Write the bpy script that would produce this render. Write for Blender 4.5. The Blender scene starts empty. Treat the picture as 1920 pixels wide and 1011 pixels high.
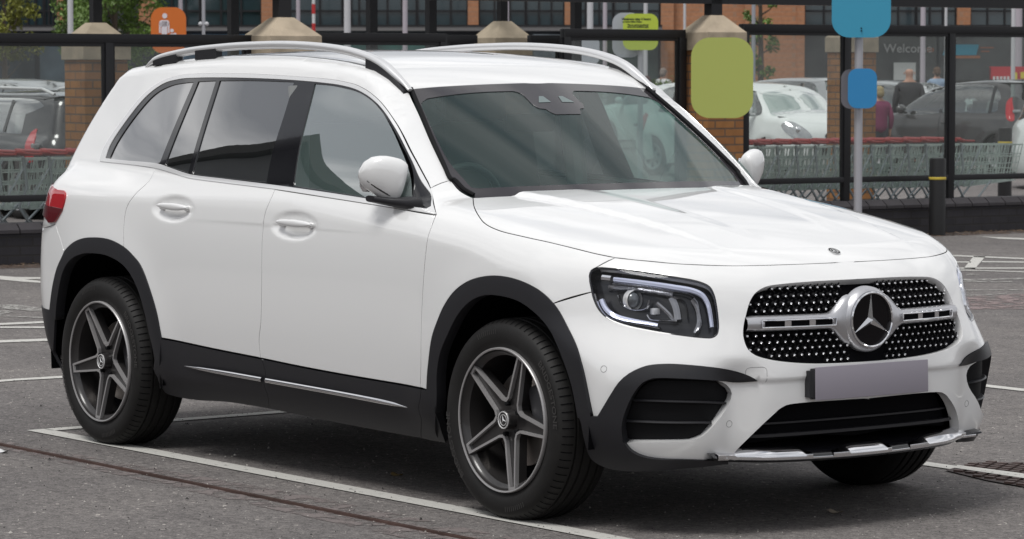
import bpy, bmesh, math, random
import numpy as np
from mathutils import Vector, Matrix
from mathutils.geometry import delaunay_2d_cdt
R = math.radians
rng = random.Random(7)
nrg = np.random.RandomState(11)

# ---------------------------------------------------------------- camera, sky, sun, exposure
scene = bpy.context.scene
COL = scene.collection
CAMP = np.array([10.267, -7.454, 1.546]); YAW = 2.5020; PITCH = -0.0610; FPX = 5976.9
cam_data = bpy.data.cameras.new('camera'); cam = bpy.data.objects.new('camera', cam_data); COL.objects.link(cam)
cf = np.array([math.cos(YAW)*math.cos(PITCH), math.sin(YAW)*math.cos(PITCH), math.sin(PITCH)])
cr = np.array([math.sin(YAW), -math.cos(YAW), 0.0]); cu = np.cross(cr, cf)
cam.matrix_world = Matrix(((cr[0], cu[0], -cf[0], CAMP[0]), (cr[1], cu[1], -cf[1], CAMP[1]), (cr[2], cu[2], -cf[2], CAMP[2]), (0, 0, 0, 1)))
cam_data.sensor_width = 36.0; cam_data.lens = 36.0*FPX/1920.0
cam_data.clip_start = 0.1; cam_data.clip_end = 3000
cam_data.dof.use_dof = True; cam_data.dof.focus_distance = 12.3; cam_data.dof.aperture_fstop = 14.0
scene.camera = cam

SUN_EL, SUN_AZ = 64.0, -75.0          # azimuth measured from +X towards +Y
world = bpy.data.worlds.new('World'); scene.world = world; world.use_nodes = True
wn = world.node_tree; wn.nodes.clear()
def N(nt, typ, **kw):
    n = nt.nodes.new(typ)
    for k, v in kw.items():
        if k in n.inputs: n.inputs[k].default_value = v
        else: setattr(n, k, v)
    return n
wo = N(wn, 'ShaderNodeOutputWorld'); wb = N(wn, 'ShaderNodeBackground'); wb.inputs['Strength'].default_value = 0.092
sky = N(wn, 'ShaderNodeTexSky'); sky.sky_type = 'NISHITA'; sky.sun_disc = False
sky.sun_elevation = R(SUN_EL); sky.sun_rotation = R(90-SUN_AZ); sky.air_density = 1.0; sky.dust_density = 2.0
tc = N(wn, 'ShaderNodeTexCoord'); mp = N(wn, 'ShaderNodeMapping'); mp.inputs['Scale'].default_value = (1.0, 1.0, 4.0)
n1 = N(wn, 'ShaderNodeTexNoise'); n1.inputs['Scale'].default_value = 1.9; n1.inputs['Detail'].default_value = 6; n1.inputs['Roughness'].default_value = .58; n1.inputs['Distortion'].default_value = .5
cr1 = N(wn, 'ShaderNodeValToRGB'); cr1.color_ramp.elements[0].position = .24; cr1.color_ramp.elements[0].color = (.25, .25, .25, 1); cr1.color_ramp.elements[1].position = .46; cr1.color_ramp.elements[1].color = (1, 1, 1, 1)
n2 = N(wn, 'ShaderNodeTexNoise'); n2.inputs['Scale'].default_value = 3.2; n2.inputs['Detail'].default_value = 7; n2.inputs['Distortion'].default_value = .5
cr2 = N(wn, 'ShaderNodeValToRGB')
cr2.color_ramp.elements[0].position = .38; cr2.color_ramp.elements[0].color = (4.6, 4.8, 5.2, 1)
cr2.color_ramp.elements[1].position = .64; cr2.color_ramp.elements[1].color = (11.5, 11.5, 11.6, 1)
mx = N(wn, 'ShaderNodeMix', data_type='RGBA')
wl = wn.links.new
wl(tc.outputs['Generated'], mp.inputs['Vector']); wl(mp.outputs[0], n1.inputs['Vector']); wl(mp.outputs[0], n2.inputs['Vector'])
wl(n1.outputs['Fac'], cr1.inputs[0]); wl(n2.outputs['Fac'], cr2.inputs[0])
wl(cr1.outputs[0], mx.inputs[0]); wl(sky.outputs[0], mx.inputs[6]); wl(cr2.outputs[0], mx.inputs[7])
wl(mx.outputs[2], wb.inputs['Color']); wl(wb.outputs[0], wo.inputs[0])
sd = bpy.data.lights.new('sun', 'SUN'); sun = bpy.data.objects.new('sun', sd); COL.objects.link(sun)
sd.energy = 2.3; sd.angle = R(22); sd.color = (1.0, .985, .955)
ldir = Vector((math.cos(R(SUN_EL))*math.cos(R(SUN_AZ)), math.cos(R(SUN_EL))*math.sin(R(SUN_AZ)), math.sin(R(SUN_EL))))
sun.rotation_euler = ldir.to_track_quat('Z', 'Y').to_euler()
scene.view_settings.view_transform = 'Standard'; scene.view_settings.look = 'None'
scene.view_settings.exposure = 0.0; scene.view_settings.gamma = 1.0
scene.render.engine = 'CYCLES'

# ---------------------------------------------------------------- materials
def mat(name, col, rough=.5, metal=0., spec=.5, coat=0., coat_rough=.03, bump=None, var=None, trans=0., ior=1.45, emit=None, alpha=1.):
    """bump = (scale, strength, distance); var = (scale, amount) brightness variation by noise in object space"""
    m = bpy.data.materials.new(name); m.use_nodes = True; nt = m.node_tree; b = nt.nodes['Principled BSDF']
    b.inputs['Base Color'].default_value = (*col, 1); b.inputs['Roughness'].default_value = rough; b.inputs['Metallic'].default_value = metal
    b.inputs['Specular IOR Level'].default_value = spec; b.inputs['Coat Weight'].default_value = coat; b.inputs['Coat Roughness'].default_value = coat_rough
    b.inputs['Transmission Weight'].default_value = trans; b.inputs['IOR'].default_value = ior
    if emit: b.inputs['Emission Color'].default_value = (*emit[0], 1); b.inputs['Emission Strength'].default_value = emit[1]
    l = nt.links.new
    if bump or var: t = N(nt, 'ShaderNodeTexCoord')
    if var:
        n = N(nt, 'ShaderNodeTexNoise'); n.inputs['Scale'].default_value = var[0]; n.inputs['Detail'].default_value = 6
        mr = N(nt, 'ShaderNodeMapRange'); mr.inputs[3].default_value = 1-var[1]; mr.inputs[4].default_value = 1+var[1]
        mr.inputs[1].default_value = .3; mr.inputs[2].default_value = .7
        v = N(nt, 'ShaderNodeVectorMath', operation='SCALE'); v.inputs[0].default_value = col
        l(t.outputs['Object'], n.inputs['Vector']); l(n.outputs['Fac'], mr.inputs[0]); l(mr.outputs[0], v.inputs['Scale']); l(v.outputs[0], b.inputs['Base Color'])
    if bump:
        n = N(nt, 'ShaderNodeTexNoise'); n.inputs['Scale'].default_value = bump[0]; n.inputs['Detail'].default_value = 4
        bp = N(nt, 'ShaderNodeBump'); bp.inputs['Strength'].default_value = bump[1]; bp.inputs['Distance'].default_value = bump[2]
        l(t.outputs['Object'], n.inputs['Vector']); l(n.outputs['Fac'], bp.inputs['Height']); l(bp.outputs[0], b.inputs['Normal'])
    return m
def glass(name, tint, refl=1.0, ior=1.5, rough=0.0, dark=0.0, lit_haze=(.02, .025, .025)):
    """thin sheet glass: tinted see-through plus a Fresnel mirror"""
    m = bpy.data.materials.new(name); m.use_nodes = True; nt = m.node_tree; nt.nodes.clear(); l = nt.links.new
    o = N(nt, 'ShaderNodeOutputMaterial'); tr = N(nt, 'ShaderNodeBsdfTransparent'); tr.inputs[0].default_value = (*tint, 1)
    g = N(nt, 'ShaderNodeBsdfGlossy'); g.inputs['Roughness'].default_value = rough; g.inputs['Color'].default_value = (1, 1, 1, 1)
    fr = N(nt, 'ShaderNodeFresnel'); ge = N(nt, 'ShaderNodeNewGeometry'); mi_ = N(nt, 'ShaderNodeMapRange'); mi_.inputs[3].default_value = ior; mi_.inputs[4].default_value = 1/ior; l(ge.outputs['Backfacing'], mi_.inputs[0]); l(mi_.outputs[0], fr.inputs['IOR'])
    ml = N(nt, 'ShaderNodeMath', operation='MULTIPLY'); ml.use_clamp = True; ml.inputs[1].default_value = refl
    mixs = N(nt, 'ShaderNodeMixShader'); l(fr.outputs[0], ml.inputs[0]); l(ml.outputs[0], mixs.inputs[0]); l(g.outputs[0], mixs.inputs[2])
    if dark:  # pale haze in the colour stands in for light on and through the glass
        d = N(nt, 'ShaderNodeBsdfDiffuse'); d.inputs[0].default_value = (*lit_haze, 1); m2 = N(nt, 'ShaderNodeMixShader'); m2.inputs[0].default_value = dark; t2 = N(nt, 'ShaderNodeBsdfTranslucent'); t2.inputs[0].default_value = (*lit_haze, 1); ad = N(nt, 'ShaderNodeAddShader')
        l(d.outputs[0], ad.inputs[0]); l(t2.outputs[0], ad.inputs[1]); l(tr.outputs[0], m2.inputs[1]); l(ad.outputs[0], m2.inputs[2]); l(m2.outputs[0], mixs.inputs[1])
    else: l(tr.outputs[0], mixs.inputs[1])
    l(mixs.outputs[0], o.inputs[0]); return m
M = {}
M['white_paint'] = mat('white_paint', (.765, .765, .762), rough=.28, spec=.5, coat=1.0, coat_rough=.02)
M['white_paint'].node_tree.nodes['Principled BSDF'].inputs['Coat IOR'].default_value = 1.62
M['black_plastic'] = mat('black_plastic', (.022, .022, .025), rough=.42, spec=.35, bump=(900, .15, .0005))
M['gloss_black'] = mat('gloss_black', (.008, .008, .01), rough=.08, spec=.5, coat=.6)
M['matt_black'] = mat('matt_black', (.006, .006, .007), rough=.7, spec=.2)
M['void_black'] = mat('void_black', (.003, .003, .004), rough=.9, spec=.1)
M['chrome'] = mat('chrome', (.78, .78, .80), rough=.10, metal=1.0)
M['satin_chrome'] = mat('satin_chrome', (.80, .80, .80), rough=.24, metal=.45, coat=.5)
M['satin_silver'] = mat('satin_silver', (.55, .55, .57), rough=.33, metal=.9)
M['tyre'] = mat('tyre_rubber', (.0125, .0118, .0115), rough=.62, spec=.35, bump=(55, .25, .002), var=(9, .25))
M['rim_grey'] = mat('rim_grey', (.030, .028, .028), rough=.32, metal=.2, coat=.35)
M['rim_cut'] = mat('rim_machined', (.44, .43, .43), rough=.36, metal=.55)
M['glass_clear'] = glass('glass_clear', (.66, .80, .76), refl=5.5, ior=1.5, dark=.22, lit_haze=(.34, .46, .44))
M['glass_screen'] = glass('glass_screen', (.70, .86, .82), refl=.9, ior=1.5, dark=.10, lit_haze=(.14, .25, .24))
M['glass_privacy'] = glass('glass_privacy', (.14, .14, .15), refl=3.9, ior=1.52, dark=.04, lit_haze=(.3, .33, .34))
M['lamp_red'] = mat('lamp_red', (.42, .008, .015), rough=.08, coat=1.0, spec=.6)
M['lamp_dark_red'] = mat('lamp_dark_red', (.10, .004, .008), rough=.08, coat=1.0)
M['interior'] = mat('interior_cloth', (.26, .27, .27), rough=.75)
M['plate_grey'] = mat('plate_grey', (.29, .268, .31), rough=.45)
M['drl'] = mat('light_guide', (.66, .69, .84), rough=.12, coat=.8, metal=.25)
M['lamp_housing'] = mat('lamp_housing', (.010, .010, .012), rough=.25, coat=.3)
M['lamp_bezel'] = mat('lamp_bezel', (.30, .30, .31), rough=.22, metal=.8)
M['lens'] = glass('lens', (.95, .96, .98), refl=.5, ior=1.42)

# ---------------------------------------------------------------- object helpers
def tag(o, label=None, cat=None, group=None, kind=None):
    if label: o['label'] = label
    if cat: o['category'] = cat
    if group: o['group'] = group
    if kind: o['kind'] = kind
    return o
def link(o, parent=None):
    COL.objects.link(o)
    if parent is not None: o.parent = parent
    return o
def empty(name, loc=(0, 0, 0), rz=0, parent=None):
    o = bpy.data.objects.new(name, None); o.location = loc; o.rotation_euler = (0, 0, rz); o.empty_display_size = .2
    return link(o, parent)
def raw(name, V, F, m, parent=None, smooth=True, normals=None, mats=None, midx=None):
    me = bpy.data.meshes.new(name); me.from_pydata([tuple(map(float, v)) for v in V], [], [tuple(int(i) for i in f) for f in F])
    me.validate(); me.update()
    if mats:
        for mm in mats: me.materials.append(mm)
        me.polygons.foreach_set('material_index', midx)
    else: me.materials.append(m)
    if smooth: me.polygons.foreach_set('use_smooth', [True]*len(me.polygons))
    if normals is not None: me.normals_split_custom_set_from_vertices([tuple(map(float, n)) for n in normals])
    o = bpy.data.objects.new(name, me); link(o, parent); return o
class MB:
    """collects primitives, builds them as ONE mesh object"""
    def __init__(s): s.V = []; s.F = []
    def add(s, V, F):
        k = len(s.V); s.V += [tuple(v) for v in V]; s.F += [tuple(i+k for i in f) for f in F]; return s
    def box(s, c, d, rot=None, bev=0.0):
        x, y, z = [q/2 for q in d]
        if bev > 0:
            b = min(bev, x*.9, y*.9, z*.9); V = []; 
            bm = bmesh.new(); bmesh.ops.create_cube(bm, size=1.0)
            for v in bm.verts: v.co = Vector((v.co.x*2*x, v.co.y*2*y, v.co.z*2*z))
            bmesh.ops.bevel(bm, geom=bm.edges[:], offset=b, segments=2, affect='EDGES', profile=.6)
            bm.verts.index_update(); V = [v.co.copy() for v in bm.verts]; F = [[v.index for v in f.verts] for f in bm.faces]; bm.free()
        else:
            V = [Vector((i*x, j*y, k*z)) for i in (-1, 1) for j in (-1, 1) for k in (-1, 1)]
            F = [(0, 1, 3, 2), (4, 6, 7, 5), (0, 4, 5, 1), (2, 3, 7, 6), (0, 2, 6, 4), (1, 5, 7, 3)]
        if rot is not None: V = [rot @ v for v in V]
        return s.add([v+Vector(c) for v in V], F)
    def tube(s, pts, r, n=8, caps=True, closed=False):
        pts = [Vector(p) for p in pts]; L = len(pts); rs = r if hasattr(r, '__len__') else [r]*L
        V = []; up = None
        for i in range(L):
            a = pts[(i-1) % L] if (closed or i > 0) else pts[i]; b = pts[(i+1) % L] if (closed or i < L-1) else pts[i]
            t = (b-a).normalized()
            if up is None: up = t.orthogonal().normalized()
            up = (up - t*up.dot(t)); up = up.normalized() if up.length > 1e-6 else t.orthogonal().normalized()
            w = t.cross(up)
            for k in range(n):
                q = 2*math.pi*k/n; V.append(pts[i]+(up*math.cos(q)+w*math.sin(q))*rs[i])
        F = []
        for i in range(L if closed else L-1):
            for k in range(n):
                a = i*n+k; b = i*n+(k+1) % n; c = ((i+1) % L)*n+(k+1) % n; d = ((i+1) % L)*n+k; F.append((a, b, c, d))
        if caps and not closed: F.append(tuple(range(n-1, -1, -1))); F.append(tuple(range((L-1)*n, L*n)))
        return s.add(V, F)
    def lathe(s, prof, axis='Z', c=(0, 0, 0), n=32, closed=False):
        """prof: (r, h) pairs round the axis"""
        V = []; F = []; c = Vector(c)
        for k in range(n):
            q = 2*math.pi*k/n; co, si = math.cos(q), math.sin(q)
            for r_, h in prof:
                v = {'Z': (r_*co, r_*si, h), 'Y': (r_*co, h, r_*si), 'X': (h, r_*co, r_*si)}[axis]; V.append(Vector(v)+c)
        P = len(prof)
        for k in range(n):
            for i in range(P if closed else P-1):
                a = k*P+i; b = k*P+(i+1) % P; d = ((k+1) % n)*P+i; e = ((k+1) % n)*P+(i+1) % P
                F.append((a, b, e, d) if axis != 'Y' else (a, d, e, b))
        return s.add(V, F)
    def prism(s, poly, y0, y1, axis='Y'):
        """poly in the plane across the axis, extruded from y0 to y1"""
        n = len(poly); mk = {'Y': lambda p, h: (p[0], h, p[1]), 'Z': lambda p, h: (p[0], p[1], h), 'X': lambda p, h: (h, p[0], p[1])}[axis]
        V = [mk(p, y0) for p in poly]+[mk(p, y1) for p in poly]
        F = [tuple(range(n)), tuple(range(2*n-1, n-1, -1))]+[(i, i+n, (i+1) % n+n, (i+1) % n) for i in range(n)]
        return s.add(V, F)
    def sphere(s, c, r, n=12, sc=(1, 1, 1)):
        V = []; F = []; c = Vector(c); m = n//2
        for i in range(m+1):
            t = math.pi*i/m
            for k in range(n):
                q = 2*math.pi*k/n; V.append(c+Vector((r*sc[0]*math.sin(t)*math.cos(q), r*sc[1]*math.sin(t)*math.sin(q), r*sc[2]*math.cos(t))))
        for i in range(m):
            for k in range(n): F.append((i*n+k, (i+1)*n+k, (i+1)*n+(k+1) % n, i*n+(k+1) % n))
        return s.add(V, F)
    def build(s, name, m, parent=None, smooth=False, angle=None, bevel=None):
        bm = bmesh.new(); vs = [bm.verts.new(v) for v in s.V]
        for f in s.F:
            try: bm.faces.new([vs[i] for i in f])
            except ValueError: pass
        bmesh.ops.remove_doubles(bm, verts=bm.verts[:], dist=1e-5)
        bmesh.ops.recalc_face_normals(bm, faces=bm.faces[:])
        if bevel:
            es = [e for e in bm.edges if len(e.link_faces) == 2 and e.calc_face_angle(0) > R(35)]
            bmesh.ops.bevel(bm, geom=es, offset=bevel, segments=2, affect='EDGES', profile=.6, clamp_overlap=True)
        me = bpy.data.meshes.new(name); bm.to_mesh(me); bm.free(); me.materials.append(m)
        if smooth or angle:
            me.polygons.foreach_set('use_smooth', [True]*len(me.polygons))
            if angle or smooth: me.set_sharp_from_angle(angle=R(angle or 40))
        o = bpy.data.objects.new(name, me); return link(o, parent)
def copy_tree(o, parent=None):
    c = o.copy(); COL.objects.link(c)
    if parent is not None: c.parent = parent
    for ch in list(o.children): copy_tree(ch, c)
    return c
def rays(px):
    px = np.atleast_2d(np.asarray(px, float))
    return cf+cr*((px[:, :1]-960)/FPX)-cu*((px[:, 1:]-505.5)/FPX)
def onplane(px, n, d0):
    """where the sight line through a point of the picture meets the plane n.x = d0"""
    d = rays(px)[0]; t = (d0-CAMP@np.array(n, float))/(d@np.array(n, float)); return CAMP+d*t
def ground(px, z=0.0): return onplane(px, (0, 0, 1), z)
def atdepth(px, D):
    d = rays(px)[0]; return CAMP+d*D

# ---------------------------------------------------------------- implicit car bodies: smooth solids f(x, y, z) < 0, panels are cut from their skin
def tab(xs, ys, s=.03):
    lo, hi = min(xs)-.6, max(xs)+.6; g = np.arange(lo, hi, .005); v = np.interp(g, xs, ys)
    # straight ends carry on with their slope
    v = np.where(g < xs[0], ys[0]+(g-xs[0])*(ys[1]-ys[0])/(xs[1]-xs[0]), v)
    v = np.where(g > xs[-1], ys[-1]+(g-xs[-1])*(ys[-1]-ys[-2])/(xs[-1]-xs[-2]), v)
    k = np.exp(-.5*(np.arange(-int(3*s/.005), int(3*s/.005)+1)*.005/s)**2); k /= k.sum()
    p = len(k)//2; vp = np.concatenate([np.full(p, 0.)+v[0]+(np.arange(-p, 0))*(v[1]-v[0]), v, v[-1]+(np.arange(1, p+1))*(v[-1]-v[-2])])
    w = np.convolve(vp, k, 'valid'); return lambda q: np.interp(q, g, w)
def smax(a, b, r):
    u = np.maximum(a+r, 0); v = np.maximum(b+r, 0); return np.minimum(np.maximum(a, b), -r)+np.sqrt(u*u+v*v)
def smin(a, b, r): return -smax(-a, -b, r)
def sstep(t): t = np.clip(t, 0, 1); return t*t*(3-2*t)

class Skin:
    def __init__(s, f, fc=(1.15, .60), rc=(-1.15, .70)):
        s.f = f
        s.fc, s.rc = fc, rc
    def grad(s, P, e=.004):
        P = np.asarray(P, float); G = np.zeros_like(P)
        for i in range(3):
            d = np.zeros(3); d[i] = e; G[:, i] = s.f(P+d)-s.f(P-d)
        return G/np.maximum(np.linalg.norm(G, axis=1, keepdims=True), 1e-9)
    def cast(s, O, D, tmax, step=.02, t0=0.):
        """first crossing from outside to inside along each ray"""
        O = np.asarray(O, float); D = np.asarray(D, float); n = len(O); t = np.full(n, float(t0)); lo = t.copy(); hit = np.full(n, np.nan); act = np.ones(n, bool)
        best = np.full(n, 1e9); bt = t.copy()
        for _ in range(int((tmax-t0)/step)):
            v = s.f(O+D*t[:, None]); b = act & (v < best); best[b] = v[b]; bt[b] = t[b]
            new = act & (v <= 0); hit[new] = t[new]; act &= ~new
            if not act.any(): break
            t = np.where(act, t+np.clip(v*.6, step, .5), t)
        a = hit-np.maximum(step, .0)-.3; a = np.maximum(a, t0); b = hit.copy()
        # walk back to the outside
        a = hit.copy()
        for _ in range(60):
            ins = s.f(O+D*np.nan_to_num(a)[:, None]) <= 0; a = np.where(ins, a-.01, a)
            if not (ins & ~np.isnan(hit)).any(): break
        for _ in range(30):
            m = (a+b)/2; ins = s.f(O+D*np.nan_to_num(m)[:, None]) <= 0; b = np.where(ins, m, b); a = np.where(ins, a, m)
        miss = np.isnan(hit); b = np.where(miss, bt, b); return O+D*b[:, None], miss
    def chart(s, ch, uv, side=-1):
        uv = np.asarray(uv, float); u, v = uv[:, 0], uv[:, 1]; z = np.zeros_like(u)
        if ch == 'side': O = np.stack([u, z+side*1.6, v], 1); D = np.stack([z, z-side, z], 1); tm = 1.6
        elif ch == 'obl': c_ = math.sqrt(.5); O = np.stack([u, v*c_-1.5*c_+.0*z, v*c_+1.5*c_], 1); D = np.stack([z, z+c_, z-c_], 1); tm = 2.4
        elif ch == 'top': O = np.stack([u, v, z+2.2], 1); D = np.stack([z, z, z-1], 1); tm = 2.0
        elif ch in ('front', 'rear'):
            cx, cz = s.fc if ch == 'front' else s.rc; sg = 1 if ch == 'front' else -1
            D = np.stack([sg*np.cos(u), np.sin(u), v], 1); O0 = np.stack([z+cx, z, z+cz], 1); O = O0+D*2.2; D = -D; tm = 2.2
        P, miss = s.cast(O, D, tm); return P
    def inv(s, ch, P):
        P = np.asarray(P, float)
        if ch == 'side': return P[:, [0, 2]]
        if ch == 'top': return P[:, [0, 1]]
        if ch == 'obl': return np.stack([P[:, 0], (P[:, 1]+P[:, 2])/math.sqrt(2)], 1)
        cx, cz = s.fc if ch == 'front' else s.rc; sg = 1 if ch == 'front' else -1
        d = P-np.array([cx, 0, cz]); h = np.hypot(d[:, 0], d[:, 1]); return np.stack([np.arctan2(d[:, 1], sg*d[:, 0]), d[:, 2]/h], 1)
    def pix(s, px, off=0.):
        """surface points seen at points of the picture (only meaningful for the car standing at the origin)"""
        f0 = s.f
        if off: s.f = lambda Q: f0(Q)-off
        D = rays(px); P, miss = s.cast(np.repeat(CAMP[None], len(D), 0), D, 19., t0=8.); s.f = f0; return P
    def trace(s, ch, *segs, off=0., step=.02, close=False):
        """outline in a chart from pieces: [...] seen in the picture, ('u', [...]) chart coordinates, ('x', [...]) points in space"""
        out = []
        for g in segs:
            if isinstance(g, tuple): q = np.asarray(g[1], float) if g[0] == 'u' else s.inv(ch, np.asarray(g[1], float))
            else: q = s.inv(ch, s.pix(g, off))
            q = spline(q, step) if len(q) > 1 else q
            out.append(q)
        return np.vstack(out)
def sym(p):
    """half outline in a chart whose second (top) or first (front) coordinate changes sign across the car"""
    return p
def spline(pts, step=.02, closed=False, ten=.5):
    """centripetal-ish Catmull-Rom through points of any dimension; NaN-free, evenly resampled"""
    P = np.asarray(pts, float); n = len(P)
    if n == 2:
        k = max(1, int(np.linalg.norm(P[1]-P[0])/step)); return P[0]+(P[1]-P[0])*np.linspace(0, 1, k+1)[:, None]
    Q = np.vstack([P[-1], P, P[0], P[1]]) if closed else np.vstack([2*P[0]-P[1], P, 2*P[-1]-P[-2]])
    out = []
    for i in range(n if closed else n-1):
        p0, p1, p2, p3 = Q[i], Q[i+1], Q[i+2], Q[i+3]; d1 = max(np.linalg.norm(p2-p1), 1e-9); d0 = max(np.linalg.norm(p1-p0), 1e-9)**.5; d2 = max(np.linalg.norm(p3-p2), 1e-9)**.5; dd = d1**.5
        m1 = ((p1-p0)/d0-(p2-p0)/(d0+dd)+(p2-p1)/dd)*dd; m2 = ((p2-p1)/dd-(p3-p1)/(dd+d2)+(p3-p2)/d2)*dd
        k = max(2, int(math.ceil(d1/step))); t = np.linspace(0, 1, k, endpoint=False)[:, None]
        out.append((2*t**3-3*t**2+1)*p1+(t**3-2*t**2+t)*m1+(-2*t**3+3*t**2)*p2+(t**3-t**2)*m2)
    if not closed: out.append(P[-1:])
    return np.vstack(out)
def inside(poly, pts):
    x, y = pts[:, 0], pts[:, 1]; px, py = poly[:, 0], poly[:, 1]; qx, qy = np.roll(px, -1), np.roll(py, -1); c = np.zeros(len(pts), bool)
    for i in range(len(poly)):
        m = (py[i] > y) != (qy[i] > y)
        if py[i] != qy[i]: c ^= m & (x < (qx[i]-px[i])*(y-py[i])/(qy[i]-py[i])+px[i])
    return c
def distpoly(poly, pts):
    A = poly; B = np.roll(poly, -1, 0); d = np.full(len(pts), 1e9)
    for a, b in zip(A, B):
        ab = b-a; L = ab@ab
        if L < 1e-14: continue
        t = np.clip((pts-a)@ab/L, 0, 1); d = np.minimum(d, np.linalg.norm(pts-(a+t[:, None]*ab), axis=1))
    return d
def area(p): return .5*np.sum(p[:, 0]*np.roll(p[:, 1], -1)-np.roll(p[:, 0], -1)*p[:, 1])
def dedupe(p, e=1e-5):
    k = [i for i in range(len(p)) if np.linalg.norm(p[i]-p[i-1]) > e]; return p[k]
def sheet(loops, step):
    """triangulate the area inside loops[0] and outside the other loops; returns verts, tris and boundary index loops"""
    loops = [dedupe(np.asarray(l, float)) for l in loops]
    lo, hi = loops[0].min(0), loops[0].max(0); gx = np.arange(lo[0]+step*.5, hi[0], step); rows = []
    for j, y in enumerate(np.arange(lo[1]+step*.5, hi[1], step*.866)): rows.append(np.stack([gx+(step*.5 if j % 2 else 0), np.full(len(gx), y)], 1))
    G = np.vstack(rows) if rows else np.zeros((0, 2))
    if len(G):
        k = inside(loops[0], G)
        for h in loops[1:]: k &= ~inside(h, G)
        G = G[k]
        for l in loops:
            if len(G): G = G[distpoly(l, G) > step*.45]
    V = np.vstack(loops+[G]); E = []; o = 0
    for l in loops: n = len(l); E += [(o+i, o+(i+1) % n) for i in range(n)]; o += n
    r = delaunay_2d_cdt([Vector((float(a), float(b))) for a, b in V], E, [], 0, 1e-7)
    W = np.array([tuple(v) for v in r[0]]); T = []; 
    for f in r[2]:
        f = list(f)
        if len(f) > 3: T += [(f[0], f[i], f[i+1]) for i in range(1, len(f)-1)]
        else: T.append(tuple(f))
    T = np.array(T); C = W[T].mean(1); k = inside(loops[0], C)
    for h in loops[1:]: k &= ~inside(h, C)
    T = T[k]; mp_ = {}
    for new, olds in enumerate(r[3]):
        for q in olds: mp_[q] = new
    B = []; o = 0
    for l in loops: B.append([mp_.get(o+i) for i in range(len(l))]); o += len(l)
    a = W[T]; cr_ = (a[:, 1, 0]-a[:, 0, 0])*(a[:, 2, 1]-a[:, 0, 1])-(a[:, 1, 1]-a[:, 0, 1])*(a[:, 2, 0]-a[:, 0, 0])
    T = T[np.abs(cr_) > 1e-13]; return W, T, B
def panel(sk, name, ch, loops, m, parent=None, step=.022, off=0., skirt=.012, side=-1, bulge=None, gap=0., mirror=False, seal=False):
    """a piece of skin: loops are closed outlines in the chart (first outer, rest holes); off lifts it along the normal,
    skirt turns its rim inwards; mirror=True builds it for the other flank"""
    loops = [np.asarray(l, float) for l in loops]
    if gap:
        sh = []
        for i, l in enumerate(loops):
            l = dedupe(l); t = np.roll(l, -1, 0)-np.roll(l, 1, 0); t /= np.maximum(np.linalg.norm(t, axis=1, keepdims=True), 1e-9); nn = np.stack([-t[:, 1], t[:, 0]], 1)
            sg = 1 if area(l) > 0 else -1
            if i: sg = -sg
            sh.append(l+nn*sg*gap)
        loops = sh
    W, T, B = sheet(loops, step); P = sk.chart(ch, W, side); G = sk.grad(P); o_ = off if not callable(off) else off(W, P)[:, None]
    P = P+G*o_
    if bulge is not None: P = P+G*bulge(W, P)[:, None]
    a = P[T]; fn = np.cross(a[:, 1]-a[:, 0], a[:, 2]-a[:, 0]); fl = np.einsum('ij,ij->i', fn, G[T[:, 0]]) < 0; T = T.copy(); T[fl] = T[fl][:, ::-1]
    V = [P]; Nn = [G]; F = T.tolist(); k = len(P); nF = len(F)
    if skirt:
        for b in B:
            b = [q for i, q in enumerate(b) if q is not None and q != b[i-1]]; n = len(b); pb = P[b]; gb = G[b]
            t = np.roll(pb, -1, 0)-np.roll(pb, 1, 0); t /= np.maximum(np.linalg.norm(t, axis=1, keepdims=True), 1e-9); out = np.cross(t, gb)
            sg = 1.0
            # which way is out: away from the panel
            mid = pb+out*1e-3; loop = loops[0]
            cen = P[T].mean(1); j = T[np.argmin(np.linalg.norm(cen-pb[0], axis=1))]; sg = -1.0 if (cen[np.argmin(np.linalg.norm(cen-pb[0], axis=1))]-pb[0])@out[0] > 0 else 1.0
            out = out*sg; V += [pb, pb-gb*.0012+out*.0008, pb-gb*skirt+out*.0008]; Nn += [(gb*.8+out*.6), out*.98+gb*.2, out]
            for i in range(n):
                i2 = (i+1) % n
                for r0 in (0, 1):
                    q = (k+r0*n+i, k+r0*n+i2, k+(r0+1)*n+i2, k+(r0+1)*n+i); F.append(q if sg < 0 else q[::-1])
            k += 3*n
    V = np.vstack(V); Nn = np.vstack(Nn); Nn /= np.maximum(np.linalg.norm(Nn, axis=1, keepdims=True), 1e-9)
    if mirror: V = V*np.array([1, -1, 1]); Nn = Nn*np.array([1, -1, 1]); F = [f[::-1] for f in F]
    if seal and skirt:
        # the turned-in rim below the edge is painted black for the panel gap's shade
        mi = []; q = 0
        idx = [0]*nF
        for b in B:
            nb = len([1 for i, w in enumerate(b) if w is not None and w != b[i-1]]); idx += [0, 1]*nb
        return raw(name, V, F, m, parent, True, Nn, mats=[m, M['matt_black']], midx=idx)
    return raw(name, V, F, m, parent, True, Nn)
def both(sk, name, ch, loops, m, parent, **kw):
    a = panel(sk, name, ch, loops, m, parent, **kw); b = panel(sk, name, ch, loops, m, parent, mirror=True, **kw); return a, b

# ---------------------------------------------------------------- THE WHITE CAR (x forwards, its right flank at -y)
bz = tab([.15, .22, .30, .38, .47, .56, .66, .80, .90, .98, 1.04, 1.10, 1.17, 1.3], [.78, .83, .872, .892, .901, .908, .911, .909, .903, .893, .882, .866, .840, .775], .034)
px_ = tab([-2.6, -2.3, -2.0, -1.7, -1.4, -1.0, -.4, .4, 1.0, 1.4, 1.7, 1.95, 2.15, 2.4], [.15, .08, .02, .0, -.004, .004, .006, .004, .0, -.004, .008, .038, .09, .18], .08)
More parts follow.
